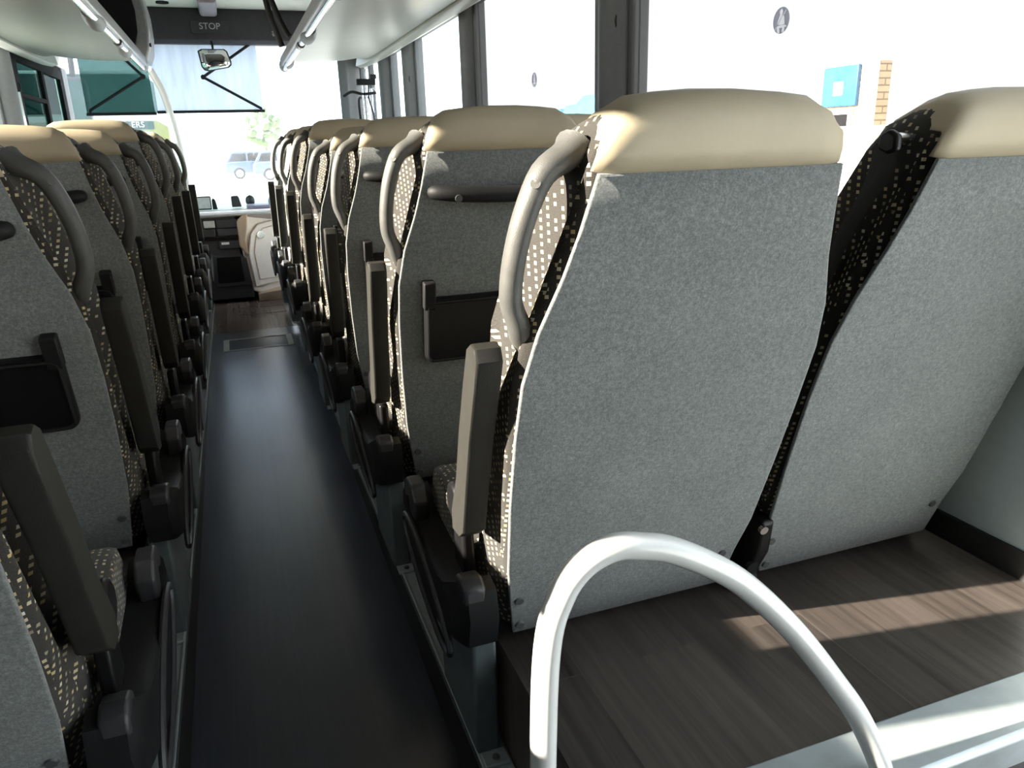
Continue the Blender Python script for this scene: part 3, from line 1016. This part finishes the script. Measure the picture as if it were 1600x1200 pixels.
# plinth lifting the front rows
for i, (xa, xb, ya) in enumerate(((0.262, WR - 0.02, 3.60), (WL + 0.01, -0.214, 3.47))):
    if xa > 0:
        b_ = MB().box(0.326, xb, ya, BAY + 0.1, RF, RF + 0.062)
    else:
        b_ = MB().box(xa, -0.278, ya, BAY, RF, RF + 0.062)
    struct(b_.build('floor_plinth_%s' % ('right' if xa > 0 else 'left'), 'wood_floor'))
    if xa > 0:
        s_ = MB().box(0.272, 0.3255, ya, BAY + 0.1, 0.001, 0.062)
    else:
        s_ = MB().box(-0.277, -0.224, ya, BAY, 0.001, 0.062)
    struct(s_.build('trim_%d' % k, 'pedestal_metal', bevel=0.002))
    k += 1

# ------------------------------------------------------------------ white hoop rail by the stairwell
hoop = thing('guard_rail', 'white painted tube hoop bent over in the right foreground by the stairwell', 'guard rail', (0.235, 0.60, -0.16))
hp = curve([(0.228, 0.6, -0.16), (0.230, 0.6, 0.15), (0.234, 0.6, 0.37), (0.241, 0.6, 0.51), (0.257, 0.6, 0.567), (0.281, 0.6, 0.597), (0.314, 0.6, 0.609), (0.346, 0.6, 0.604), (0.391, 0.6, 0.587), (0.467, 0.6, 0.536), (0.540, 0.6, 0.460), (0.603, 0.6, 0.375), (0.652, 0.6, 0.300), (0.700, 0.6, 0.195), (0.716, 0.6, 0.12), (0.722, 0.6, -0.02), (0.724, 0.6, -0.25)], 6)
hp = [Vector(p) - Vector((0.235, 0.60, -0.16)) + Vector((0.006, -0.05, 0.0)) * 0 for p in hp]
hp = [Vector((p.x, p.y - (0.03 if p.x > 0.45 else 0.03 * max(0, (p.x - 0.25) / 0.2)), p.z)) for p in hp]
MB().tube(hp, 0.0145, 20, up=(0, 1, 0)).build('rail_tube', 'white_paint', hoop, angle=80)
fp = MB().disc(hp[0] + Vector((0, 0, 0.002)), (0, 0, 1), 0.035, 0.006, 20)
fp.build('rail_flange', 'white_paint', hoop, bevel=0.002)
fp = MB().disc(hp[-1] + Vector((0, 0, 0.002)), (0, 0, 1), 0.035, 0.006, 20)
fp.build('rail_flange', 'white_paint', hoop, bevel=0.002)


# ------------------------------------------------------------------ luggage racks
def rack(side, label):
    s = side
    ya, yb = -1.4, 6.25
    root = thing('luggage_rack', label, 'luggage rack', (0, 0, 1.6))
    # underside and inner nose, with the front end swept back towards the rail
    sec = [(0.505, 0.012), (0.56, 0.0), (0.70, 0.005), (0.90, 0.025), (1.04, 0.05), (1.085, 0.045), (1.10, 0.06), (1.10, 0.11), (0.90, 0.10), (0.52, 0.05)]
    wall_x = (WR - 0.105) if s > 0 else -(WL + 0.105)
    rings = []
    for t in [ya, 1.0, 3.0, 5.0, 5.6]:
        rings.append([(s * x, t, z) for x, z in sec])
    for q in range(1, 7):
        a_ = q / 6
        rings.append([(s * x, 5.6 + (0.62 + 0.5 * (x - 0.5)) * a_, z + 0.05 * a_ ** 3) for x, z in sec])
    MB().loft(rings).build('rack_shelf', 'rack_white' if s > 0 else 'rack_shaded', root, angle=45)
    # valance against the wall, above the windows
    val = [(1.09, 0.03), (1.13, 0.015), (1.17, 0.03), (1.22, 0.075), (wall_x + 0.083, 0.118), (wall_x + 0.083, 0.15), (1.11, 0.12)]
    rings = [[(s * x, t, z) for x, z in val] for t in (ya, 2.0, 4.0, 5.8)]
    rings.append([(s * x, 6.4, z + 0.01) for x, z in val])
    rings.append([(s * x, 6.75, z + 0.03) for x, z in val])
    MB().loft(rings).build('rack_valance', 'rack_white', root, angle=45)
    # inner edge profile
    ed = [(0.452, 0.0), (0.498, -0.012), (0.512, 0.008), (0.505, 0.05), (0.47, 0.085), (0.455, 0.06)]
    MB().prism([(s * x, z) for x, z in ed], 'y', ya, yb).build('edge_profile', 'rail_grey', root, bevel=0.008, seg=3)
    # chrome rail with sockets
    r_ = MB().tube([(s * 0.478, ya, -0.012), (s * 0.478, yb - 0.02, -0.012)], 0.016, 14)
    r_.build('chrome_rail', 'chrome', root)
    socks = [(5.75, 6.15, 0.042), (4.35, 4.75, 0.05), (3.0, 3.4, 0.05)] if s > 0 else [(5.05, 5.5, 0.046), (3.95, 4.4, 0.05), (2.4, 2.8, 0.05)]
    for (sa, sb, rad) in socks:
        p_ = []
        rr = []
        for i in range(9):
            t = i / 8
            p_.append((s * 0.492, sa + (sb - sa) * t, 0.004))
            rr.append(rad * (math.sin(PI * (0.12 + 0.80 * t))) ** 0.6)
        MB().tube(p_, rr, 14, 0.8).build('rail_socket', 'handle_plastic', root)
    # rail joint and rounded end
    MB().tube([(s * 0.478, 4.82, -0.012), (s * 0.478, 4.92, -0.012)], 0.023, 14).build('rail_joint', 'knob_plastic', root, bevel=0.003)
    MB().ball((s * 0.478, yb - 0.01, 0.012), 0.036, 0.10, 0.045).build('rail_end', 'rail_grey', root)
    # hangers to the ceiling and the back of the rack
    for hy in (1.0, 4.0):
        MB().box(min(s * 0.50, s * 0.53), max(s * 0.50, s * 0.53), hy, hy + 0.1, 0.04, 0.60).build('rack_hanger', 'rail_grey', root, bevel=0.004)
    return root


rack(1, 'white luggage rack with chrome rail above the right-hand windows')
rack(-1, 'shaded grey-green luggage rack with chrome rail above the left-hand seats')

# monitor in its casing in front of the left rack
mon = thing('monitor', 'dark screen in a rounded grey casing hanging from the ceiling at upper left', 'monitor', (-0.475, 6.55, 1.66))
cs_ = [(0.0, 0.0), (0.035, 0.08), (0.05, 0.2), (0.05, 0.34), (0.03, 0.48), (-0.02, 0.58), (-0.50, 0.58), (-0.50, 0.10), (-0.12, 0.07)]
MB().prism(cs_, 'y', 0.0, 0.40).build('casing', 'rail_grey', mon, bevel=0.02, seg=3)
sc_p = [(-0.06, 0.09), (-0.028, 0.2), (-0.022, 0.34), (-0.04, 0.47), (-0.08, 0.54), (-0.48, 0.54), (-0.48, 0.12)]
MB().prism(sc_p, 'y', -0.015, 0.002).build('screen', 'gloss_black', mon, bevel=0.004)
MB().disc((0.036, 0.02, 0.12), (1, 0, 0), 0.014, 0.012, 12).build('control_button', 'black_plastic', mon)

# grab pole from the rack end to the floor
gp = thing('grab_pole', 'curved white pole running down from the left rack end to the floor', 'grab pole', (-0.43, 6.2, 0))
pp = curve([(-0.004, 0, 1.568), (0.004, 0, 1.55), (0.053, 0, 1.425), (0.087, 0, 1.231), (0.108, 0, 1.01), (0.114, 0, 0.738), (0.116, 0, 0.45), (0.116, 0, 0.012)], 6)
MB().tube(pp, 0.024, 14, up=(0, 1, 0)).build('pole_tube', 'white_paint', gp)
MB().disc((0.116, 0, 0.001), (0, 0, 1), 0.05, 0.012, 18).build('pole_foot', 'white_paint', gp, bevel=0.003)

# two black hoses hanging from the ceiling to the right rail
for i, (pts, lab) in enumerate((
        ([(0.33, 5.6, 2.198), (0.352, 5.6, 2.0), (0.374, 5.6, 1.86), (0.408, 5.6, 1.74), (0.430, 5.6, 1.665)], 'left one of two black hoses hanging from the ceiling beside the right rail'),
        ([(0.345, 5.5, 2.198), (0.368, 5.5, 2.0), (0.408, 5.5, 1.86), (0.452, 5.5, 1.75), (0.478, 5.5, 1.712)], 'right one of two black hoses hanging from the ceiling beside the right rail'))):
    o = MB().tube(curve(pts, 6), 0.019, 12).build('hanging_hose', 'rubber')
    tag(o, lab, 'hose', 'black hoses at the ceiling')
# ceiling lamp recess and beam cover at the front
o = MB().disc((-0.345, 7.35, 2.2), (0, 0, -1), 0.05, 0.012, 20).build('ceiling_speaker', 'black_plastic')
tag(o, 'small dark round speaker set in the white ceiling above the windscreen', 'speaker')
o = MB().prism(rrect(-0.075, 0.07, 2.128, 2.205, 0.03), 'y', 6.9, 7.555).build('cable_duct', simple('duct_lilac', (0.33, 0.29, 0.33), 0.5), bevel=0.004)
tag(o, 'lilac-grey duct in the middle of the ceiling above the stop sign', 'duct')

# stop sign on the header
ss = thing('stop_sign', 'black panel on the front header lettered STOP in grey', 'sign', (0.0, 7.56, 2.052))
MB().prism(rrect(-0.16, 0.15, -0.055, 0.045, 0.01), 'y', -0.008, 0.0).build('sign_panel', 'header_dark', ss, bevel=0.002)
text_mesh('STOP', 'sign_lettering', 'sign_grey', 0.072, (-0.006, -0.009, -0.002), (PI / 2, 0, 0), ss)
# small printed notice at the right of the header
nt = thing('notice', 'small printed notice at the right end of the black header', 'sign', (0.53, 7.56, 2.0))
MB().box(-0.035, 0.035, -0.003, 0.0, -0.03, 0.03).build('notice_plate', 'header_dark', nt)
for q in range(4):
    MB().box(-0.025 + 0.004 * (q % 2), 0.025 - 0.006 * (q % 3), -0.004, -0.003, 0.016 - q * 0.011, 0.021 - q * 0.011).build('print_line', 'sign_grey', nt)

# rear-view mirror hanging from the header
mr = thing('rear_view_mirror', 'rounded interior mirror hanging below the header in the windscreen', 'mirror', (0.0, 7.4, 1.92))
ol = [(-0.13, -0.085), (-0.115, -0.21), (-0.095, -0.238), (-0.06, -0.244), (0.105, -0.215), (0.13, -0.195), (0.132, -0.165), (0.108, -0.085), (0.085, -0.067), (-0.10, -0.068)]
rings = []
for y, s in ((-0.02, 0.97), (-0.012, 1.0), (0.01, 0.98), (0.03, 0.8)):
    rings.append([(x * s, y, -0.155 + (z + 0.155) * s) for x, z in ol])
MB().loft(rings).build('mirror_housing', 'black_plastic', mr, bevel=0.004)
mm, n, l, b = new_mat('mirror_glass')
setp(b, (0.85, 0.85, 0.86), 0.03, 1.0)
tt = noise(n, l, None, 3.0)
rr_ = ramp(n, l, tt.outputs['Fac'], [(0, (0.8, 0.8, 0.82)), (1, (0.88, 0.88, 0.9))])
l.new(rr_.outputs[0], b.inputs['Base Color'])
gl_ = [[(x * s, y - 0.004 * (1 - s), -0.155 + (z + 0.155) * s) for x, z in ol] for y, s in ((-0.0205, 0.91), (-0.024, 0.9), (-0.027, 0.5), (-0.028, 0.05))]
MB().loft(gl_).build('mirror_glass', mm, mr, angle=80)
MB().tube([(-0.005, 0.01, -0.08), (-0.005, 0.03, -0.02), (-0.01, 0.16, 0.01)], 0.009, 8).build('mirror_arm', 'black_plastic', mr)

# sun blinds
def blind(x0, x1, zb, elbow, tipz, matn, label):
    root = thing('sun_blind', label, 'sun blind', (0, 7.66, zb))
    top = 1.94 - zb
    MB().box(x0, x1, 0.0, 0.002, 0.0, top).build('blind_fabric', matn, root)
    MB().box(x0 - 0.006, x1 + 0.012, -0.008, 0.01, -0.012, 0.012).build('bottom_bar', 'black_plastic', root, bevel=0.003)
    MB().tube([(x0, 0.004, top), (x1, 0.004, top)], 0.018, 10).build('roller', 'black_plastic', root)
    (ax, az), (ex, ez), (bx, bz) = elbow
    arm = MB().tube([(ax, -0.03, az - zb), (ex, -0.03, ez - zb)], 0.012, 8)
    arm.tube([(ex, -0.03, ez - zb), (bx, -0.03, bz - zb)], 0.012, 8)
    arm.disc((ex, -0.045, ez - zb), (0, 1, 0), 0.02, 0.03, 12)
    arm.tube([(bx, -0.03, bz - zb), (bx, 0.0, 0.0)], 0.010, 8)
    arm.tube([(ax, -0.03, az - zb), (ax, 0.004, top)], 0.010, 8)
    arm.build('scissor_arm', 'black_plastic', root)


blind(-0.53, 0.36, 1.365, ((0.32, 1.93), (-0.118, 1.65), (0.34, 1.385)), 0, 'blind', 'pale blue translucent sun blind with folding arm in the middle of the windscreen')
blind(-1.09, -0.555, 1.355, ((-0.85, 1.93), (-0.60, 1.655), (-1.06, 1.385)), 0, 'blind_green', "dark green translucent sun blind at the driver's side of the windscreen")

# ------------------------------------------------------------------ dashboard
db = thing('dashboard', 'dashboard with dark console on the left and pale locker panel on the right', 'dashboard', (0, 5.5, 0))
# pale locker body, its face turned a little towards the door
def sl(mb):
    mb.v = [(x, y + (0.8 * max(0.0, x - 0.045) if y < 0.6 else 0.1), z) for x, y, z in mb.v]
    return mb


lk = [(0.045, 0.075), (0.0, 0.40), (0.03, 0.56), (0.065, 0.61), (0.30, 0.61), (0.30, 0.04), (0.10, 0.05)]
sl(MB().prism(lk, 'y', 0.03, 0.70)).build('locker_body', 'dash_beige', db, bevel=0.012, seg=3)
dp = [(0.065, 0.10), (0.045, 0.34), (0.075, 0.47), (0.13, 0.528), (0.20, 0.54), (0.295, 0.545), (0.295, 0.11)]
lp_ = sl(MB().prism(dp, 'y', 0.005, 0.035)).build('locker_door', 'dash_beige', db, bevel=0.010, seg=3)
dgr = [(0.100, 0.15), (0.085, 0.34), (0.11, 0.45), (0.16, 0.495), (0.22, 0.505), (0.285, 0.508), (0.285, 0.14)]
sl(MB().tube([(x, 0.004, z) for x, z in dgr], 0.004, 6, closed=True, up=(0, 1, 0))).build('door_groove', 'tan_trim', lp_)
sl(MB().disc((0.142, -0.004, 0.455), (0, 1, 0), 0.028, 0.012, 24)).build('locker_knob', 'chrome', lp_, bevel=0.004, seg=3)
MB().prism([(0.075, 0.0), (0.075, 0.055), (0.30, 0.075), (0.30, 0.0)], 'y', 0.02, 0.5).build('locker_plinth', 'tan_trim', db, bevel=0.004)
# beige curved cheek between console and locker
ck = [(0.02, 0.35), (-0.005, 0.40), (-0.005, 0.56), (0.035, 0.60), (0.07, 0.605), (0.06, 0.52), (0.04, 0.43), (0.045, 0.33)]
MB().prism(ck, 'y', 0.0, 0.4).build('console_cheek', 'tan_trim', db, bevel=0.008)
# dark console
con = MB().prism([(-0.26, 0.03), (-0.26, 0.60), (-0.01, 0.595), (-0.008, 0.34), (0.03, 0.31), (0.05, 0.03)], 'y', 0.03, 0.7)
con.build('console_body', 'dash_dark', db, bevel=0.01)
MB().prism([(-0.175, 0.155), (-0.165, 0.325), (-0.005, 0.325), (0.0, 0.16), (-0.01, 0.15), (-0.165, 0.148)], 'y', 0.018, 0.032).build('console_pocket', 'gloss_black', db, bevel=0.004)
MB().prism([(-0.19, 0.12), (-0.19, 0.34), (0.028, 0.31), (0.045, 0.12)], 'y', 0.022, 0.031).build('pocket_surround', 'dash_dark', db, bevel=0.004)
for (x0, x1, z0, z1, nm, mt) in ((-0.135, 0.005, 0.52, 0.575, 'console_drawer', 'dash_dark'), (-0.135, 0.0, 0.468, 0.515, 'console_drawer', 'dash_dark'), (-0.215, -0.145, 0.525, 0.572, 'radio', 'screen'), (-0.225, -0.15, 0.465, 0.515, 'radio', 'knob_plastic'), (-0.135, 0.0, 0.38, 0.432, 'ticket_slot', 'dash_dark')):
    MB().box(x0, x1, 0.012, 0.032, z0, z1).build(nm, mt, db, bevel=0.004)
MB().box(-0.26, 0.0, 0.02, 0.031, 0.44, 0.46).build('console_shelf', 'gloss_black', db)
MB().box(-0.12, -0.07, 0.008, 0.013, 0.41, 0.425).build('slot_label', 'white_print', db)
# dash top, running to the windscreen
MB().prism([(0.0, 0.60), (0.0, 0.615), (0.9, 0.60), (2.3, 0.60), (2.3, 0.40), (0.7, 0.40)], 'x', -0.27, 0.30).build('dash_top', simple('dash_top_grey', (0.50, 0.50, 0.52), 0.5), db, bevel=0.01)
MB().prism([(1.0, -0.02), (1.0, 0.55), (2.3, 0.60), (2.3, -0.02)], 'x', 0.302, 1.10).build('dash_side', 'dash_beige', db, bevel=0.01)
MB().prism([(1.0, 0.02), (1.0, 0.60), (2.3, 0.62), (2.3, 0.02)], 'x', -1.10, -0.272).build('dash_driver', 'dash_dark', db, bevel=0.01)
# things standing on the dash
t_ = thing('dash_display', 'small pale screen on a black stand at the left of the dashboard top', 'display', (-0.22, 6.2, 0.60))
MB().prism(rrect(-0.055, 0.055, 0.0, 0.10, 0.008), 'y', -0.005, 0.012).build('display_case', 'black_plastic', t_, bevel=0.003)
MB().box(-0.048, 0.048, -0.008, -0.004, 0.012, 0.092).build('display_screen', 'screen', t_)
MB().prism([(0.06, 0.0), (0.06, 0.07), (0.07, 0.085), (0.085, 0.07), (0.095, 0.0)], 'y', -0.01, 0.02).build('display_stand', 'black_plastic', t_, bevel=0.003)
o = MB().prism([(-0.022, 0.0), (-0.022, 0.075), (-0.015, 0.082), (0.028, 0.082), (0.035, 0.07), (0.048, 0.0)], 'y', 0, 0.06).build('card_reader', 'knob_plastic', bevel=0.006)
o.location = (0, 6.2, 0.611)
tag(o, 'grey box standing on the dashboard top left of the round gauge', 'box')
o = MB().ball((0, 0, 0.042), 0.034, 0.03, 0.042).build('round_gauge', 'knob_plastic')
o.location = (0.114, 6.2, 0.611)
tag(o, 'round grey gauge on the dashboard top beside the grey box', 'gauge')
o = MB().prism(rrect(-0.09, 0.09, -0.12, 0.12, 0.02), 'z', 0.0, 0.02).build('dash_tray', simple('tray_lilac', (0.30, 0.30, 0.42), 0.5), bevel=0.004)
o.location = (0.17, 6.05, 0.612)
tag(o, 'lilac-grey mat lying on the dashboard top in front of the gauge', 'mat')
o = MB().ball((0, 0, 0.055), 0.05, 0.05, 0.055).build('blue_bag', 'blue_plastic')
o.location = (0.275, 5.72, 0.612)
tag(o, 'bright blue bundle on the right corner of the dashboard top', 'bag')

# floor hatch near the front of the aisle
ht = thing('floor_hatch', 'metal-framed rectangular hatch set in the aisle floor', 'floor hatch', (0.025, 4.31, aisle_z(4.31)))
ht.rotation_euler = (math.atan(0.0406), 0, 0)
hm = MB()
z_ = aisle_z(4.2)
for (x0, x1, y0, y1) in ((-0.185, 0.185, -0.115, -0.103), (-0.185, 0.185, 0.103, 0.115), (-0.185, -0.155, -0.103, 0.103), (0.155, 0.185, -0.103, 0.103)):
    hm.box(x0, x1, y0, y1, -0.02, 0.003)
hm.build('hatch_frame', 'strip_metal', ht, bevel=0.001)
MB().box(-0.154, 0.154, -0.102, 0.102, -0.02, 0.0).build('hatch_lid', 'aisle_floor', ht)
ht2 = thing('floor_hatch', 'thin-outlined inspection lid in the brown floor before the dashboard', 'floor hatch', (0.09, 5.2, 0))
hm = MB()
for (x0, x1, y0, y1) in ((-0.16, 0.14, -0.12, -0.114), (-0.16, 0.14, 0.114, 0.12), (-0.16, -0.154, -0.114, 0.114), (0.134, 0.14, -0.114, 0.114)):
    hm.box(x0, x1, y0, y1, -0.01, 0.002)
hm.build('hatch_frame', 'knob_plastic', ht2)

# coat hooks on the pillars
for (x, y, z, s, lab) in ((WR - 0.012, 4.12, 1.40, 1, 'black coat hook on the second pillar of the right windows'),
                          (WR - 0.012, 5.50, 1.44, 1, 'black coat hook on the slim pillar near the front door'),
                          (WR - 0.012, 2.42, 1.36, 1, 'black coat hook on the broad right pillar nearest the camera'),
                          (WL + 0.012, 5.95, 1.44, -1, 'black coat hook on the left pillar at the picture edge')):
    o = MB().tube(curve([(0, 0, 0.03), (-s * 0.012, 0, -0.012), (-s * 0.03, 0, -0.012), (-s * 0.036, 0, 0.015), (-s * 0.034, 0, 0.035)], 4), 0.006, 8).build('coat_hook', 'black_plastic')
    o.location = (x - s * 0.03 if False else x, y, z)
    tag(o, lab, 'coat hook', 'coat hooks on the window pillars')

# seat belt stickers on the right windows
for (y, z, lab) in ((1.66, 1.270, 'round seat-belt pictogram sticker on the large window above the nearest seat'),
                    (3.296, 1.270, 'round seat-belt pictogram sticker on the next window, seen edge-on')):
    st = thing('belt_sticker', lab, 'sticker', (WR + 0.009, y, z), 'seat-belt stickers on the windows')
    R_ = 0.030
    dsk = MB().disc((0, 0, 0), (-1, 0, 0), R_, 0.0006, 32).build('sticker_disc', 'sticker_blue', st)
    f_ = MB()
    def flat(poly):
        f_.prism([(-p[0] * R_, p[1] * R_) for p in poly], 'x', -0.0009, 0.0003)
    flat([(-0.05 + 0.20 * math.cos(a * PI / 6), 0.62 + 0.24 * math.sin(a * PI / 6)) for a in range(12)])
    flat([(-0.20, 0.42), (0.12, 0.42), (-0.42, -0.30), (-0.46, -0.10)])
    flat([(0.16, 0.40), (0.34, 0.25), (0.44, -0.34), (-0.34, -0.32)])
    flat([(0.22, 0.40), (0.34, 0.40), (0.56, 0.72), (0.46, 0.74)])
    flat([(-0.50, -0.50), (-0.44, -0.40), (0.10, -0.34), (0.62, -0.42), (0.70, -0.56), (0.46, -0.52), (0.42, -0.92), (0.14, -0.92), (0.18, -0.56), (-0.20, -0.56), (-0.10, -0.94), (-0.36, -0.94)])
    flat([(-0.52, -0.36), (-0.46, -0.42), (-0.72, -0.70), (-0.76, -0.62)])
    pic = f_.build('pictogram', 'clear_film', st)
    md = dsk.modifiers.new('cut', 'BOOLEAN')
    md.object = pic
    md.operation = 'DIFFERENCE'
    md.solver = 'EXACT'
    md.use_self = True
    bpy.context.view_layer.update()
    me_ = bpy.data.meshes.new_from_object(dsk.evaluated_get(bpy.context.evaluated_depsgraph_get()))
    dsk.modifiers.clear()
    dsk.data = me_

# ------------------------------------------------------------------ outside
GZ = -1.25
o = MB().box(-60, 120, -40, 140, GZ - 0.1, GZ).build('ground_outside', 'paving')
struct(o)

# neighbouring white coach ahead on the left
nb = thing('parked_coach', 'white coach with green glass parked ahead, seen through the left of the windscreen', 'coach', (-2.0, 13.0, GZ))
bx0, bx1 = -1.05, 1.27
body = [(bx0, 0.35), (bx1, 0.35), (bx1 + 0.02, 1.2), (bx1 - 0.04, 2.3), (bx1 - 0.12, 3.2), (bx1 - 0.3, 3.45), (bx0 + 0.3, 3.45), (bx0 + 0.12, 3.2), (bx0 + 0.04, 2.3), (bx0 - 0.02, 1.2)]
MB().prism(body, 'y', 0, 11).build('coach_body', 'coach_white', nb, bevel=0.06, seg=3)
MB().prism([(bx0 + 0.08, 2.86), (bx1 - 0.06, 2.86), (bx1 - 0.12, 3.25), (bx1 - 0.32, 3.40), (bx0 + 0.32, 3.40), (bx0 + 0.1, 3.25)], 'y', -0.03, 0.01).build('upper_glass', 'coach_glass', nb, bevel=0.01)
MB().prism([(bx0 + 0.05, 1.3), (bx1 - 0.04, 1.3), (bx1 - 0.06, 2.66), (bx1 - 0.2, 2.75), (bx0 + 0.2, 2.75), (bx0 + 0.06, 2.66)], 'y', -0.03, 0.01).build('lower_glass', 'coach_glass_leafy', nb, bevel=0.01)
MB().prism(rrect(0.52, 1.02, 2.63, 2.745, 0.02), 'y', -0.036, -0.028).build('title_band', 'coach_glass', nb)
text_mesh('ERS', 'coach_lettering', 'white_print', 0.115, (0.80, -0.04, 2.695), (PI / 2, 0, 0), nb)
for wy in (1.6, 8.6):
    for sx in (bx0 + 0.14, bx1 - 0.14):
        MB().disc((sx - 0.15, wy, 0.48), (1, 0, 0), 0.48, 0.3, 24).build('wheel', 'tyre', nb, bevel=0.03)
# outside mirror at the driver's corner
wm = thing('wing_mirror', "dark outside mirror housing beyond the driver's window corner", 'mirror', (-1.27, 8.40, 1.12))
MB().prism(rrect(-0.11, 0.11, 0.0, 0.60, 0.05), 'y', 0.0, 0.12).build('mirror_housing', 'dash_dark', wm, bevel=0.02, seg=3)
MB().prism(rrect(-0.09, 0.09, 0.03, 0.57, 0.04), 'y', -0.006, 0.001).build('mirror_glass', 'coach_glass', wm)
MB().tube(curve([(0.0, 0.08, 0.59), (0.02, 0.0, 0.80), (0.05, -0.40, 0.92)]), 0.025, 10).build('mirror_arm', 'black_plastic', wm)
# second coach alongside on the left whose dark side shows in the driver's window
sb = thing('parked_coach', "dark green glazed coach standing alongside, seen through the driver's side window", 'coach', (-3.15, 8.35, GZ))
MB().box(-2.2, 0, 0, 15.0, 0.35, 4.4).build('coach_body', 'coach_white', sb, bevel=0.08, seg=3)  # body made extra tall to keep sun off the windscreen blinds
MB().box(-0.01, 0.02, 0.3, 14.7, 1.3, 4.0).build('side_glass', 'coach_glass', sb, bevel=0.01)
MB().box(-2.0, -0.2, -0.02, 0.01, 1.5, 3.9).build('end_glass', 'coach_glass', sb, bevel=0.01)
for wy in (2.0, 12.0):
    MB().disc((-0.3, wy, 0.48), (1, 0, 0), 0.48, 0.31, 24).build('wheel', 'tyre', sb, bevel=0.03)


def car(x, y, L, Hh, mat, label, zg):
    root = thing('car', label, 'car', (x, y, zg), 'cars parked ahead of the bus')
    b_ = [(0, 0.22), (0.0, 0.55), (0.05, 0.62), (0.30, 0.66), (0.34, 0.66), (0.62, 0.60), (0.86, 0.56), (0.98, 0.48), (1.0, 0.24)]
    MB().prism([(p * L, q * Hh) for p, q in b_], 'y', -0.9, 0.9).build('car_body', mat, root, bevel=0.05, seg=2)
    c_ = [(0.02, 0.60), (0.10, 0.95), (0.16, 1.0), (0.45, 1.0), (0.52, 0.96), (0.70, 0.60)]
    MB().prism([(p * L, q * Hh) for p, q in c_], 'y', -0.78, 0.78).build('car_cabin', mat, root, bevel=0.04, seg=2)
    g_ = MB()
    g_.prism([(p * L, q * Hh) for p, q in [(0.07, 0.66), (0.12, 0.92), (0.30, 0.93), (0.30, 0.66)]], 'y', -0.80, -0.77)
    g_.prism([(p * L, q * Hh) for p, q in [(0.32, 0.66), (0.32, 0.93), (0.46, 0.93), (0.60, 0.66)]], 'y', -0.80, -0.77)
    g_.build('side_window', 'gloss_black', root)
    for wx in (0.19, 0.80):
        w_ = MB().disc((wx * L, -0.92, 0.21 * Hh), (0, 1, 0), 0.21 * Hh, 0.25, 24).build('wheel', 'tyre', root, bevel=0.02)
        MB().disc((wx * L, -0.94, 0.21 * Hh), (0, 1, 0), 0.14 * Hh, 0.03, 24).build('hubcap', 'rail_grey', w_)
        MB().disc((wx * L, 0.67, 0.21 * Hh), (0, 1, 0), 0.21 * Hh, 0.25, 24).build('wheel', 'tyre', root, bevel=0.02)


car(1.35, 50, 4.6, 1.72, 'car_blue', 'blue estate car parked ahead, nearer one of the pair seen over the dashboard', GZ + 0.62)
car(-0.30, 55, 4.6, 1.72, 'car_navy', 'dark blue car parked behind the nearer blue car, seen through the windscreen', GZ + 0.62)
struct(MB().box(-30, 60, 40, 139, GZ, GZ + 0.62).build('ground_outside_far', 'paving'))

# brick building with blue board, white kiosk window, right side
br = thing('brick_building', 'pale brick building with a blue board, beyond the large right window', 'building', (14.0, 0, GZ))
MB().box(0.0, 0.35, 14.25, 16.15, 2.45, 3.82).build('building_wall', 'yellow_brick', br)
MB().box(0.001, 0.34, 13.5, 17, 0, 2.44).build('building_base', 'white_paint', br)
MB().box(-0.10, 0.0, 14.78, 15.9, 2.9, 3.8).build('blue_board', 'sign_blue', br, bevel=0.02)
MB().box(-0.12, -0.10, 15.2, 15.5, 3.15, 3.45).build('board_notice', 'white_print', br)
wf = MB().box(-0.08, 0.0, 14.9, 15.8, 2.3, 2.84).build('window_frame', 'white_paint', br, bevel=0.02)
MB().box(-0.10, -0.08, 15.0, 15.5, 2.45, 2.72).build('window_pane', 'gloss_black', wf)
# blue containers beyond the second window
ct = thing('waste_container', 'light blue open container outside, left of the nearest headrest', 'container', (13.0, 26.2, GZ))
sk = [(0.0, 0.0), (0.0, 3.56), (0.5, 3.60), (0.9, 3.45), (1.2, 3.68), (2.2, 3.70), (2.8, 3.95), (4.4, 3.95), (4.4, 0.0)]
MB().prism([(4.4 - p if False else -p + 4.4, q) for p, q in sk], 'x', 0, 3).build('container_body', 'skip_blue', ct, bevel=0.03)
MB().box(-0.04, 0.0, 0.2, 4.2, 1.5, 1.7).build('container_rib', 'skip_blue', ct)
# yellow machine far off, over the third-row headrests
ym = thing('yellow_machine', 'small yellow machine far off, seen over the third-row headrests', 'machine', (12.5, 41.0, GZ))
MB().box(-1.0, 1.0, -0.8, 0.8, 0, 2.7).build('machine_body', 'yellow_paint', ym, bevel=0.1)
MB().box(-0.4, 0.4, -0.5, 0.5, 2.7, 3.6).build('machine_cab', 'skip_blue', ym, bevel=0.1)
# bare pale tree ahead
tr = thing('tree', 'pale tree far ahead above the parked cars, seen through the windscreen', 'tree', (3.0, 70, GZ + 0.62))
MB().tube([(0, 0, 0), (0.1, 0, 1.5), (0.0, 0, 3.2)], [0.25, 0.18, 0.1], 10).build('trunk', 'bark', tr)
cr = MB()
for q in range(60):
    a_, b_, c_ = random.uniform(-1, 1), random.uniform(-1, 1), random.uniform(-1, 1)
    if a_ * a_ + b_ * b_ + c_ * c_ > 1:
        continue
    cr.ball((a_ * 1.6, b_ * 1.4, 3.6 + c_ * 1.4), 0.35, 0.3, 0.3, 7, 5)
cr.build('foliage', 'leafage', tr)
